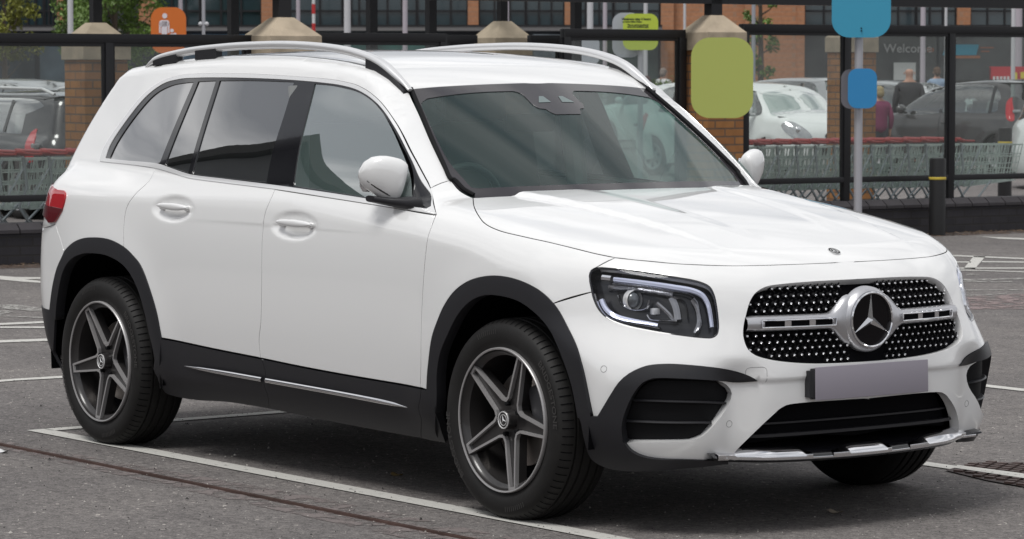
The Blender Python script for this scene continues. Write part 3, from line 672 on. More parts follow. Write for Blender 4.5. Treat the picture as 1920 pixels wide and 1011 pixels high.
    E_ = MB(); E_.lathe([(.0265, .0118), (.0275, .0095), (.0300, .0095), (.0310, .0125)], 'Y', n=32); E_.lathe([(.0175, .0118), (.0180, .0105), (.0195, .0105), (.020, .0118)], 'Y', n=28); star_mb(E_, (0, .0115, 0), .018, (math.cos(.3), 0, math.sin(.3)), (-math.sin(.3), 0, math.cos(.3)), (0, -1, 0), .003, .17)
    E_.build('star_badge', M['satin_chrome'], w, smooth=False)
    Bt = MB(); 
    for i in range(5):
        a = ang+math.pi/5+i*2*math.pi/5; Bt.lathe([(0, .031), (.007, .031), (.0085, .034), (.0085, .05)], 'Y', c=(.056*math.cos(a), 0, .056*math.sin(a)), n=6)
    Bt.build('wheel_bolts', M['matt_black'], w, smooth=False)
    K = MB(); K.lathe([(.05, .105), (.165, .105), (.165, .130), (.05, .130)], 'Y', n=48, closed=True); K.build('brake_disc', mat('brake_disc', (.30, .27, .25), rough=.38, metal=.8), w, smooth=True, angle=30)
    Q = MB(); Q.box((.125, .095, .045), (.075, .06, .17), Matrix.Rotation(R(-18), 4, 'Y'), bev=.012); Q.build('brake_caliper', mat('caliper_grey', (.07, .07, .075), rough=.4, metal=.5), w, smooth=True)
    Bk = MB(); Bk.lathe([(0, .14), (.225, .14)], 'Y', n=32); Bk.build('backing_plate', M['void_black'], w)
    return w
wf = make_wheel(R(66)); wf.parent = car; wf.location = (1.4145, -.918, .350)
wr = make_wheel(R(46.8)); wr.parent = car; wr.location = (-1.4145, -.918, .350)
for src in (wf, wr):
    c = copy_tree(src); c.parent = car; c.location = (src.location.x, .918, .350); c.rotation_euler = (0, 0, math.pi)
# ---------------------------------------------------------------- underbody and wheel housings
U = MB(); U.box((0, 0, .42), (1.72, 1.66, .30)); U.box((0, 0, .44), (3.9, 1.08, .20)); U.box((2.0, 0, .50), (.16, 1.2, .36)); U.box((-2.0, 0, .52), (.16, 1.2, .34)); U.box((-.1, 0, .262), (1.4, 1.1, .04)); U.build('underbody', M['void_black'], car)
for sx in (1.4145, -1.4145):
    for sy in (-1, 1):
        H_ = MB(); r_ = .455 if sx > 0 else .475; V = []; F = []; K_ = 24
        for k in range(K_+1):
            a = R(-8)+R(196)*k/K_; V += [(sx+r_*math.cos(a), sy*.885, .35+r_*math.sin(a)), (sx+r_*math.cos(a), sy*.52, .35+r_*math.sin(a)), (sx, sy*.52, .3)]
        for k in range(K_): F += [(3*k, 3*k+3, 3*k+4, 3*k+1), (3*k+1, 3*k+4, 3*k+2)]
        H_.add(V, F); H_.box((sx-math.copysign(.52, sx), sy*.70, .66), (.03, .36, .5)); H_.build('wheel_housing', M['void_black'], car, smooth=True)
# ---------------------------------------------------------------- roof rails
for sy in (-1, 1):
    pxs = [(272, 124), (285, 109), (300, 101.5), (330, 93.5), (365, 87), (400, 83), (440, 79.5), (480, 77.5), (520, 76.5), (560, 77.5), (600, 80.5), (640, 86), (670, 93.5), (700, 105), (722, 119), (740, 136), (754, 151), (766, 167)]
    P = np.array([onplane(p, (0, 1, 0), -.60) for p in pxs]); P[:, 1] = -.60+.0*P[:, 0]; P = spline(P, .03); n = len(P); V = []; F = []
    tN = np.linspace(0, 1, n)
    base = sk.chart('top', np.stack([P[:, 0], np.full(n, -.60)], 1))
    for i in range(n):
        t = P[min(i+1, n-1)]-P[max(i-1, 0)]; t /= np.linalg.norm(t); nn = np.array([-t[2], 0, t[0]]); e = min(tN[i], 1-tN[i]); th = .032*(.35+.65*sstep(e/.06)); wd = .021*(.55+.45*sstep(e/.10))
        for k in range(12):
            a = 2*math.pi*k/12; cx, sx_ = math.cos(a), math.sin(a); cx = math.copysign(abs(cx)**.75, cx); sx_ = math.copysign(abs(sx_)**.75, sx_)
            q = P[i]-nn*th*.5+nn*sx_*th*.5+np.array([0, 1, 0])*(cx*wd)*(1 if True else 1); q = q+np.array([0, .010, 0]); V.append((q[0], q[1]*(-sy), q[2]))
    for i in range(n-1):
        for k in range(12): F.append((i*12+k, i*12+(k+1) % 12, (i+1)*12+(k+1) % 12, (i+1)*12+k))
    F += [tuple(range(12)), tuple(range((n-1)*12, n*12))]
    mb = MB(); mb.add(V, F); mb.build('roof_rail', M['satin_silver'] if 0 else mat('rail_silver', (.74, .74, .745), rough=.30, metal=.55, coat=.3), car, smooth=True, angle=60)
    for (xa, xb) in ((-1.475, -1.285), (-1.13, -.97), (.13, .385)):
        g = np.linspace(xa, xb, 8); rb = np.interp(g, P[:, 0], P[:, 2])-.026; rf = sk.chart('top', np.stack([g, np.full(8, -.59)], 1))[:, 2]-.004; f_ = MB(); V = []
        for i in range(8):
            lo_, hi_ = rf[i], max(rf[i]+.002, rb[i]+.006)
            for yy, zz in ((-.612, lo_-.004), (-.612, hi_), (-.578, hi_), (-.578, lo_)): V.append((g[i], yy*(-sy), zz))
        F = [(4*i+k, 4*i+(k+1) % 4, 4*i+4+(k+1) % 4, 4*i+4+k) for i in range(7) for k in range(4)]+[(0, 1, 2, 3), (28, 29, 30, 31)]
        f_.add(V, F); f_.build('rail_foot', BP, car, smooth=False)
# ---------------------------------------------------------------- door mirrors and handles
def blob(name, m, parent, sec, n=20, p=2.6, sy=-1):
    """loft of rounded-rectangle sections (x, y centre, half width in x, z centre, half height)"""
    V = []; F = []
    for (y, xc, ax, zc_m, az, shear) in sec:
        for k in range(n):
            a = 2*math.pi*k/n; c, s_ = math.cos(a), math.sin(a); c = math.copysign(abs(c)**(2/p), c); s_ = math.copysign(abs(s_)**(2/p), s_)
            V.append((xc+ax*c+shear*s_, y*(-sy) if sy > 0 else y, zc_m+az*s_))
    L = len(sec)
    for i in range(L-1):
        for k in range(n): F.append((i*n+k, i*n+(k+1) % n, (i+1)*n+(k+1) % n, (i+1)*n+k))
    F += [tuple(range(n)), tuple(range((L-1)*n, L*n))]
    b = MB(); b.add(V, F); return b.build(name, m, parent, smooth=True, angle=50)
mc = onplane((722, 337), (0, 1, 0), -.89)
for sy in (-1, 1):
    mr = empty('door_mirror', parent=car)
    X0, Z0 = mc[0], mc[2]
    secs = []
    zpx = lambda py: Z0+(337-py)*.00199
    for t, tp_, bt_, ax in ((0, 323, 327, .008), (.04, 312, 339, .026), (.12, 302, 350, .040), (.25, 295, 359, .047), (.38, 293.2, 367, .050), (.52, 293, 375, .051), (.66, 295, 380.5, .050), (.76, 297, 382, .047), (.84, 299, 372, .043), (.91, 302, 354, .037), (.965, 306, 338, .028), (1.0, 313, 324, .010)):
        secs.append((-.962+.147*t, .612+.075*t**.8, ax, (zpx(tp_)+zpx(bt_))/2, (zpx(tp_)-zpx(bt_))/2, .008))
    blob('mirror_housing', WP, mr, secs, n=28, p=2.3, sy=sy)
    g_ = [(s_[0], s_[1]-.016, s_[2]*.80, s_[3], s_[4]*.80, .012) for s_ in secs[1:-1]]
    # dark mirror-glass side, facing backwards, and lower casing with the black louvre line
    blob('mirror_base', BP, mr, [(-.93, .63, .030, Z0-.070, .012, 0), (-.89, .66, .045, Z0-.078, .014, 0), (-.86, .71, .060, Z0-.084, .018, 0), (-.835, .755, .075, Z0-.086, .026, 0)], sy=sy)
    lv = MB()
    q = []
    for t in np.linspace(0, 1, 9):
        p = onplane((686+44*t, 339+29*t), (0, 1, 0), -(.952-.070*t)); q.append((p[0]+.006, p[1]*(-sy), p[2]))
    lv.tube(q, [.001, .003, .0045, .005, .005, .005, .004, .003, .001], 6)
    lv.build('mirror_louvre', M['gloss_black'], mr, smooth=True)
    gl_ = blob('mirror_glass', M['chrome'], mr, [(-.935, .572, .003, Z0, .030, 0), (-.925, .574, .003, Z0, .046, 0), (-.86, .606, .003, Z0, .050, 0), (-.845, .620, .003, Z0, .04, 0)], sy=sy)
for (hx, hz, L) in ((-.857, 1.008, .225), (.052, .975, .232)):
    yb = -float(S_low(np.array([hx]), np.array([hz]))[0])-.012
    for sy in (-1, 1):
        sc = []
        for t in np.linspace(0, 1, 15):
            e = math.sin(math.pi*min(max(t, .0), 1))**.45; x = hx-L*.5+L*1.03*t
            sc.append((x, yb-.012-.010*math.sin(math.pi*t)**.6, .0065+.0*t, hz+.010-.004*t, .0035+.0115*e*(.9 if t < .5 else 1)))
        V = []; F = []; n = 14
        for (x, y, ay, z, az) in sc:
            for k in range(n):
                a = 2*math.pi*k/n; V.append((x, (y+ay*math.cos(a)*1.3)*(-sy), z+az*math.sin(a)))
        for i in range(len(sc)-1):
            for k in range(n): F.append((i*n+k, i*n+(k+1) % n, (i+1)*n+(k+1) % n, (i+1)*n+k))
        F += [tuple(range(n)), tuple(range((len(sc)-1)*n, len(sc)*n))]
        b = MB(); b.add(V, F)
        for xx in (hx-L*.42, hx+L*.44): b.sphere((xx, (yb+.004)*(-sy), hz+.002), .016, 10, (.9, 1.3, .8))
        b.build('door_handle', WP, car, smooth=True, angle=60)
# ---------------------------------------------------------------- grille, star, plate
mk = lambda pts, off=0.: sk.chart('front', pts)
def gsurf(y, z, off): 
    """point of the grille skin at (y, z), off metres proud"""
    y = np.asarray(y, float); z = np.asarray(z, float); x = F_front(y, z); return np.stack([x+off, y, z], -1)
grp = sk.chart('front', GR)[:, 1:3]
studs = MB(); ribs = MB(); rows = [.793, .771, .749, .727, .680, .660, .640, .620, .601]
zlo, zhi = grp[:, 1].min(), grp[:, 1].max()
rows = [zhi-.022, zhi-.047, zhi-.071, zhi-.094]+[zlo+.013+.0225*k for k in range(5)][::-1]
for ri, z in enumerate(rows):
    for k in range(-20, 21):
        y = (k+(.5 if ri % 2 else 0))*.0300
        if abs(y) < .085 or math.hypot(y, z-.713) < .112: continue
        if not inside(grp, np.array([[y, z]]))[0] or distpoly(grp, np.array([[y, z]]))[0] < .010: continue
        p = gsurf(y, z, -.014); studs.lathe([(.0046, -.018), (.0046, -.001), (.0032, .0012), (0., .0017)], 'X', c=p, n=6)
        ribs.tube([gsurf(y, z, -.029), gsurf(y, z, -.017)], [.009, .0045], 6)
        ribs.tube([gsurf(y, z, -.024), gsurf(y+.0150, z-.0115, -.025)], .0022, 5); ribs.tube([gsurf(y, z, -.024), gsurf(y+.0150, z+.0115, -.025)], .0022, 5)
studs.build('grille_studs', M['chrome'], car, smooth=False); ribs.build('grille_mesh', M['matt_black'], car)
SZ = .713; bar = MB()
yw = [abs(grp[(np.abs(grp[:, 1]-SZ) < .03)][:, 0]).max()-.014][0]
# the silver bar: flares into the round collar
ys = np.linspace(-yw, yw, 61); V = []; F = []
for y in ys:
    a = abs(y); h = .027 if a > .17 else .027+.060*sstep((.17-a)/.09); h *= 1.0 if a < yw-.02 else .93
    zc_b = SZ
    for (dz, dx) in ((-1, -.022), (-.93, -.004), (-.6, .007), (0, .010), (.6, .007), (.93, -.004), (1, -.022)):
        p = gsurf(y, SZ, 0); V.append((p[0]+dx, y, zc_b+h*dz))
for i in range(60):
    for k in range(6): F.append((i*7+k, i*7+k+1, (i+1)*7+k+1, (i+1)*7+k))
bar.add(V, F); bar.build('grille_bar', M['satin_silver'], car, smooth=True, angle=60)
cx0 = float(F_front(np.array([0.]), np.array([SZ]))[0])
col = MB(); col.lathe([(.114, -.022), (.112, .000), (.105, .011), (.099, .017), (.096, .015)], 'X', c=(cx0, 0, SZ), n=56); col.build('star_collar', M['satin_silver'], car, smooth=True, angle=45)
ring = MB(); ring.lathe([(.0970, .010), (.0965, .021), (.0925, .024), (.0890, .021), (.0875, .010)], 'X', c=(cx0, 0, SZ), n=56)
star_mb(ring, (cx0+.012, 0, SZ), .0895, (0, 1, 0), (0, 0, 1), (1, 0, 0), .012, .165)
disc = MB(); disc.lathe([(0., .0115), (.089, .0115)], 'X', c=(cx0, 0, SZ), n=48)
st = disc.build('star_disc', mat('star_disc', (.006, .005, .006), rough=.12, spec=.2), car); ring.build('star_emblem', M['chrome'], car, smooth=True, angle=20)
# slotted chrome inserts in the bar
for sy in (-1, 1):
    ins = MB(); slot = MB()
    y0_, y1_ = .155, .155+.285
    rail_u = [gsurf(sy*y, SZ, .0135)+np.array([0, 0, .0125]) for y in np.linspace(y0_, y1_, 12)]; rail_d = [gsurf(sy*y, SZ, .0135)-np.array([0, 0, .0125]) for y in np.linspace(y0_, y1_, 12)]
    ins.tube([tuple(p) for p in rail_u+rail_d[::-1]], .0034, 6, closed=True)
    ww = (y1_-y0_)/3
    for k in range(3):
        a, b = y0_+ww*k+.012, y0_+ww*(k+1)-.012; g = [gsurf(sy*y, SZ, .0115) for y in np.linspace(a, b, 5)]
        V = [tuple(p+np.array([0, 0, s_*.0095])) for p in g for s_ in (-1, 1)]; slot.add(V, [(2*i, 2*i+1, 2*i+3, 2*i+2) for i in range(4)])
        if k < 2:
            g = [gsurf(sy*y, SZ, .0125) for y in np.linspace(b, y0_+ww*(k+1)+.012, 4)]; V = [tuple(p+np.array([0, 0, s_*.0125])) for p in g for s_ in (-1, 1)]; ins.add(V, [(2*i, 2*i+1, 2*i+3, 2*i+2) for i in range(3)])
    ins.build('bar_insert', M['chrome'], car, smooth=True, angle=50); slot.build('bar_slots', M['void_black'], car)
pl = MB(); pl.box((2.3075, 0, .5075), (.006, .521, .112), Matrix.Rotation(R(-1.5), 4, 'Y'), bev=.0025); pl.build('number_plate', M['plate_grey'], car, smooth=True, angle=40)
pb = MB(); pb.box((2.2985, -.007, .5075), (.014, .530, .104), bev=.004); pb.box((2.290, -.11, .5075), (.03, .35, .09)); pb.build('plate_holder', BP, car, smooth=True, angle=40)
# bonnet badge
bp_ = sk.pix([(1583, 471)])[0]; bp_[1] = 0; bq = sk.chart('top', [(bp_[0], 0.)])[0]; bn = Vector(sk.grad(bq[None])[0]); bx_ = Vector((0, 1, 0)); by_ = bn.cross(bx_).normalized()
if by_.x > 0: by_ = -by_
bd = MB(); Mx = Matrix((bx_, by_, bn)).transposed()
tmp = MB(); tmp.lathe([(0, .0022), (.0215, .0022)], 'Z', n=28); bd.add([Mx @ Vector(v)+Vector(bq) for v in tmp.V], tmp.F); bk = bd.build('bonnet_badge', M['matt_black'], car)
bd = MB(); tmp = MB(); tmp.lathe([(.0240, .000), (.0238, .003), (.0215, .003), (.0210, .0015)], 'Z', n=32); tmp.lathe([(.0150, .0015), (.0148, .0035), (.0130, .0035), (.0128, .0015)], 'Z', n=32); bd.add([Mx @ Vector(v)+Vector(bq) for v in tmp.V], tmp.F)
star_mb(bd, Vector(bq)+bn*.0024, .0135, bx_, by_, bn, .002, .22); bd.build('badge_ring', M['satin_chrome'], bk, smooth=False)
# ---------------------------------------------------------------- headlights
def hlp(pts, off): 
    P = sk.pix(pts); G = sk.grad(P); return P+G*off
def ribbon(mb, pts, wd, off, mirror=False, th=.006):
    """raised band that follows the skin of the lamp; pts seen in the picture, wd in metres"""
    c = spline(np.asarray(pts, float), 6.); P = sk.pix(c); G = sk.grad(P); t = np.gradient(P, axis=0); t /= np.linalg.norm(t, axis=1, keepdims=True); s_ = np.cross(t, G); P = P+G*off
    w_ = wd if hasattr(wd, '__len__') else [wd]*len(P); w_ = np.interp(np.linspace(0, 1, len(P)), np.linspace(0, 1, len(w_)), w_)[:, None]
    A = P-s_*w_/2; B = P+s_*w_/2; C1 = A-G*th; D1 = B-G*th; mid_ = P+G*th*.35; n = len(P); V = np.vstack([C1, A, mid_, B, D1])
    if mirror: V = V*np.array([1, -1, 1])
    F = [(r_*n+i, r_*n+i+1, (r_+1)*n+i+1, (r_+1)*n+i) for r_ in range(4) for i in range(n-1)]; mb.add(V.tolist(), F)
hl_c = sk.inv('front', sk.pix(HLo)); cen = hl_c.mean(0)
for mr_ in (False, True):
    rm_ = MB(); q = sk.chart('front', HL[::2]); q = q-sk.grad(q)*.006; rm_.tube([(p[0], p[1]*(-1 if mr_ else 1), p[2]) for p in q], .0042, 6, closed=True)
    hp = panel(sk, 'headlight', 'front', [HL], M['lamp_housing'], car, step=.012, off=lambda W, P: -.050+.0*W[:, 0], skirt=0, mirror=mr_)
    rm_.build('lamp_rim', M['gloss_black'], hp, smooth=True)
    dr = MB()
    ribbon(dr, [(1148, 521), (1200, 527), (1260, 535.5), (1300, 543), (1318, 552), (1328, 568), (1333, 590), (1336, 612)], [.013, .014, .015, .016, .016, .014, .012], -.012, mr_, .014)
    ribbon(dr, [(1124, 561), (1130, 575), (1140, 586), (1158, 594), (1185, 600), (1212, 604.5), (1232, 608)], [.014, .015, .014, .012, .011], -.012, mr_, .014)
    dr.build('daylight_strip', M['drl'], hp, smooth=True, angle=40)
    bz_ = MB()
    ribbon(bz_, [(1126, 518), (1143, 520)], .017, -.010, mr_, .012)
    ribbon(bz_, [(1146, 529), (1200, 535), (1256, 544), (1290, 551), (1306, 562), (1313, 585), (1315, 610), (1302, 626)], .0055, -.010, mr_, .02)
    ribbon(bz_, [(1160, 566), (1180, 572)], .006, -.02, mr_, .01)
    ribbon(bz_, [(1140, 545), (1152, 543.5), (1180, 543), (1220, 548), (1262, 556), (1280, 562), (1287, 575), (1290, 597)], .0055, -.014, mr_, .018)
    ribbon(bz_, [(1211, 590), (1216, 597), (1240, 600), (1268, 601)], .005, -.014, mr_, .012)
    ribbon(bz_, [(1156, 553), (1163, 570), (1178, 579), (1196, 581), (1210, 577), (1216, 562)], .007, -.014, mr_, .012)
    ribbon(bz_, [(1117, 560), (1124, 578), (1136, 592), (1158, 601), (1200, 609), (1236, 615)], .0025, -.006, mr_, .01)
    bz_.build('lamp_chrome', M['chrome'], hp, smooth=True, angle=40)
    sv = MB(); ribbon(sv, [(1258, 556), (1266, 575), (1270, 598)], .022, -.020, mr_, .01); ribbon(sv, [(1298, 560), (1308, 580), (1310, 605), (1303, 622)], .012, -.018, mr_, .01); ribbon(sv, [(1228, 566), (1244, 580), (1262, 598)], .012, -.032, mr_, .008); ribbon(sv, [(1135, 535), (1200, 541), (1260, 549)], .011, -.026, mr_, .01)
    sv.build('lamp_bezel', M['lamp_bezel'], hp, smooth=True, angle=40)
    pr = MB(); c1 = hlp([(1183, 561)], -.024)[0]; c2 = hlp([(1224, 582)], -.038)[0]
    if mr_: c1 = c1*np.array([1, -1, 1]); c2 = c2*np.array([1, -1, 1])
    pr.sphere(c1, .028, 20, (.8, 1, 1)); pr.build('projector_lens', mat('projector', (.10, .11, .12), rough=.04, metal=.3, coat=1.), hp, smooth=True)
    p3_ = MB(); p3_.lathe([(.034, -.012), (.036, .006), (.031, .008), (.029, 0)], 'X', c=c1, n=28); p3_.box(c2, (.02, .03, .022), bev=.004); p3_.build('projector_ring', M['satin_chrome'], hp, smooth=True, angle=40)
    panel(sk, 'headlight_glass', 'front', [HL], M['lens'], hp, step=.02, off=-.0015, skirt=0, gap=.002, mirror=mr_)
stripc = [(345, 687), (362, 690), (420, 700), (490, 712.5), (498, 714), (560, 725), (640, 739.5), (700, 751), (745, 760.5), (762, 765)]
def side_ribbon(name, pts, wd, off, mirror, m):
    c = spline(np.asarray(pts, float), 6.); P = sk.pix(c, off); G = sk.grad(P); t = np.gradient(P, axis=0); t /= np.linalg.norm(t, axis=1, keepdims=True); s_ = np.cross(t, G); n = len(P); w_ = np.interp(np.linspace(0, 1, n), np.linspace(0, 1, len(wd)), wd)[:, None]; V = []
    for k in range(7): a = math.pi*k/6; V.append(P+s_*math.cos(a)*w_*.5*(1 if s_[0][2] > 0 else -1)+G*(math.sin(a)*w_*.45-.004))
    V = np.vstack(V); V = V*np.array([1, -1, 1]) if mirror else V; mb = MB(); mb.add(V.tolist(), [(r_*n+i, r_*n+i+1, (r_+1)*n+i+1, (r_+1)*n+i) for r_ in range(6) for i in range(n-1)]); return mb.build(name, m, car, smooth=True, angle=60)
for mr_ in (False, True):
    side_ribbon('sill_strip', stripc[:4], [.002, .014, .018, .020, .020, .020], .024, mr_, M['chrome']); side_ribbon('sill_strip', stripc[4:], [.020]*9+[.015, .002], .024, mr_, M['chrome'])
# ---------------------------------------------------------------- lower front: slats, skid trim, sensors, jet cover
def fstrip(mb, zs, ys_, th, dep, off):
    V = []; F = []; n = len(ys_)
    for y, z in zip(ys_, zs):
        x = F_front(np.array([y]), np.array([z]))[0]+off
        V += [(x, y, z-th/2), (x, y, z+th/2), (x-dep, y, z+th/2), (x-dep, y, z-th/2)]
    for i in range(n-1):
        for k in range(4): F.append((4*i+k, 4*i+(k+1) % 4, 4*i+4+(k+1) % 4, 4*i+4+k))
    F += [(0, 1, 2, 3), tuple(4*(n-1)+k for k in range(4))]; mb.add(V, F)
sl = MB()
fstrip(sl, [.335]*21, np.linspace(-.50, .50, 21), .010, .03, -.030); fstrip(sl, [.375]*21, np.linspace(-.44, .44, 21), .006, .03, -.045)
sl.build('lower_grille_slats', BP, car)
for mr_ in (False, True):
    s2 = MB(); ribbon(s2, [(1176, 752), (1260, 755), (1366, 757)], .007, -.016, mr_, .016); ribbon(s2, [(1170, 792), (1250, 795), (1338, 795)], .007, -.016, mr_, .016); s2.build('intake_slats', BP, car)
sb_half = np.vstack([[(0., (.262-.60)/1.14)], tr('front', [(1540, 840), (1450, 852), (1365, 861)]), tr('front', [(1365, 861), (1366, 872)]), tr('front', ('x', [sk.pix([(1366, 872)])[0], (2.13, -.50, .215), (2.17, -.3, .212)])), [(0., (.212-.60)/1.10)]])
V = []; F = []; ysk = np.linspace(-.625, .625, 51)
def skz(y): return .262+.018*(abs(y)/.62)**2
for y in ysk:
    x = F_front(np.array([y]), np.array([.27]))[0]; z = skz(y); e = 1-.6*sstep((abs(y)-.55)/.08)
    V += [(x-.34, y, z+.06), (x-.09, y, z+.030*e+.004), (x-.012, y, z+.010*e), (x+.006, y, z-.002), (x+.008, y, z-.016*e), (x-.006, y, z-.024*e), (x-.14, y, z-.034)]
for i in range(50):
    for k in range(6): F.append((7*i+k, 7*i+k+1, 7*i+8+k, 7*i+7+k))
mb = MB(); mb.add(V, F); mb.build('skid_plate', M['gloss_black'], car, smooth=True, angle=50)
sc_ = MB()
for (a, b) in ((-.60, -.235), (-.145, .125), (.215, .56)):
    V = []; F = []; g = np.linspace(a, b, 32)
    for j, y in enumerate(g):
        x = F_front(np.array([y]), np.array([.27]))[0]; z = skz(y); t = j/31; e = float(sstep(min(1, t/.40, (1-t)/.14))) if 0 < t < 1 else 0
        V += [(x-.010-.016*e, y, z+.008+.017*e), (x+.009, y, z+.0015), (x+.0105, y, z-.010), (x+.008, y, z-.0135)]
    for i in range(31):
        for k in range(3): F.append((4*i+k, 4*i+k+1, 4*i+5+k, 4*i+4+k))
    sc_.add(V, F)
V = []; F = []; g = np.linspace(-.60, .60, 41)
for y in g:
    x = F_front(np.array([y]), np.array([.27]))[0]; z = skz(y); V += [(x+.0085, y, z-.008), (x+.0095, y, z-.012), (x+.006, y, z-.017)]
for i in range(40): F += [(3*i, 3*i+1, 3*i+4, 3*i+3), (3*i+1, 3*i+2, 3*i+5, 3*i+4)]
sc_.add(V, F)
sc_.build('skid_chrome', M['chrome'], car, smooth=True, angle=50)
def ring_on(px, r, name, w=.0012, m=None, mirror=False, square=False):
    P = sk.pix([px])[0]; n_ = Vector(sk.grad(P[None])[0]); a = n_.cross(Vector((0, 0, 1))).normalized(); b = n_.cross(a); q = []
    for k in range(28):
        t = 2*math.pi*k/28; c, s_ = math.cos(t), math.sin(t)
        if square: c = math.copysign(abs(c)**.45, c); s_ = math.copysign(abs(s_)**.45, s_)
        X = Vector(P)+a*c*r+b*s_*r*(.75 if square else 1); X = Vector(sk.cast([np.array(X+n_*.05)], [-np.array(n_)], .2, .002)[0][0])
        if mirror: X.y = -X.y
        q.append(X)
    mb = MB(); mb.tube(q, w, 5, closed=True); return mb.build(name, m or M['black_plastic'], car)
for mr_ in (False, True):
    for p in ((1132, 692), (1367, 795)): ring_on(p, .011, 'parking_sensor', .0009, mat('gap_grey', (.18, .18, .18), .6) if not mr_ else bpy.data.materials['gap_grey'], mr_)
ring_on((1418, 704.5), .038, 'tow_cover', .0007, bpy.data.materials['gap_grey'], False, True)
# ---------------------------------------------------------------- cabin
I = M['interior']
cab = MB()
cab.box((-.35, 0, .52), (2.9, 1.5, .10)); cab.build('cabin_floor', I, car)
for x0 in (-.15, -1.05):
    for y in (-.37, .37):
        cab = MB(); cab.box((x0, y, .78), (.50, .50, .16), bev=.05); cab.box((x0-.26, y, 1.05), (.15, .48, .62), Matrix.Rotation(R(-14), 4, 'Y'), bev=.06)
        cab.tube([(x0-.34, y-.07, 1.3), (x0-.36, y-.07, 1.38)], .008, 6); cab.tube([(x0-.34, y+.07, 1.3), (x0-.36, y+.07, 1.38)], .008, 6); cab.box((x0-.36, y, 1.43), (.10, .27, .17), Matrix.Rotation(R(-8), 4, 'Y'), bev=.04)
        cab.build('seat', bpy.data.materials.get('seat_leather') or mat('seat_leather', (.022, .022, .024), .5), car, smooth=True, angle=50)
db = MB(); db.box((.80, 0, .99), (.52, 1.44, .20), bev=.06); db.box((.62, 0, .80), (.25, .34, .5), bev=.04); db.box((.62, -.36, 1.075), (.20, .34, .07), bev=.03); db.build('dashboard', mat('dash', (.026, .028, .028), .6), car, smooth=True, angle=50)
sw = MB(); q = [Vector((.42+.10*math.cos(t)*.35, -.37+.18*math.sin(t), 1.03+.17*math.cos(t))) for t in np.linspace(0, 2*math.pi, 33)[:-1]]; sw.tube(q, .015, 8, closed=True); sw.box((.44, -.37, 1.03), (.05, .14, .09), bev=.02); sw.box((.44, -.37, 1.03), (.02, .34, .03)); sw.build('steering_wheel', mat('wheel_leather', (.02, .02, .02), .5), car, smooth=True, angle=50)
hp_ = MB(); hp_.box((-.02, 0, .78), (1.5, 1.62, .26)); hp_.box((-1.4, 0, .95), (.95, 1.3, .06)); 
for sy in (-1, 1): hp_.box((.0, sy*.815, .88), (1.6, .06, .30)); hp_.tube([(-.22, sy*.70, 1.0), (-.26, sy*.66, 1.5)], .045, 8)
hp_.build('door_lining', I, car)
rl = MB()
for i, x in enumerate(np.linspace(-1.75, .28, 8)):
    pass
V = []; F = []; gxs = np.linspace(-1.75, .34, 12); gys = np.linspace(-.56, .56, 8)
for x in gxs:
    for y in gys: V.append((x, y, float(rz_(np.array([x]))[0])-.05-.03*(y/.56)**2))
for i in range(11):
    for j in range(7): F.append((i*8+j, i*8+j+1, (i+1)*8+j+1, (i+1)*8+j))
rl.add(V, F); rl.build('roof_lining', mat('headliner', (.42, .42, .41), .8), car)
rm = MB(); rm.box((.36, 0, 1.36), (.03, .24, .07), bev=.015); rm.build('rear_view_mirror', M['matt_black'], car, smooth=True, angle=50)

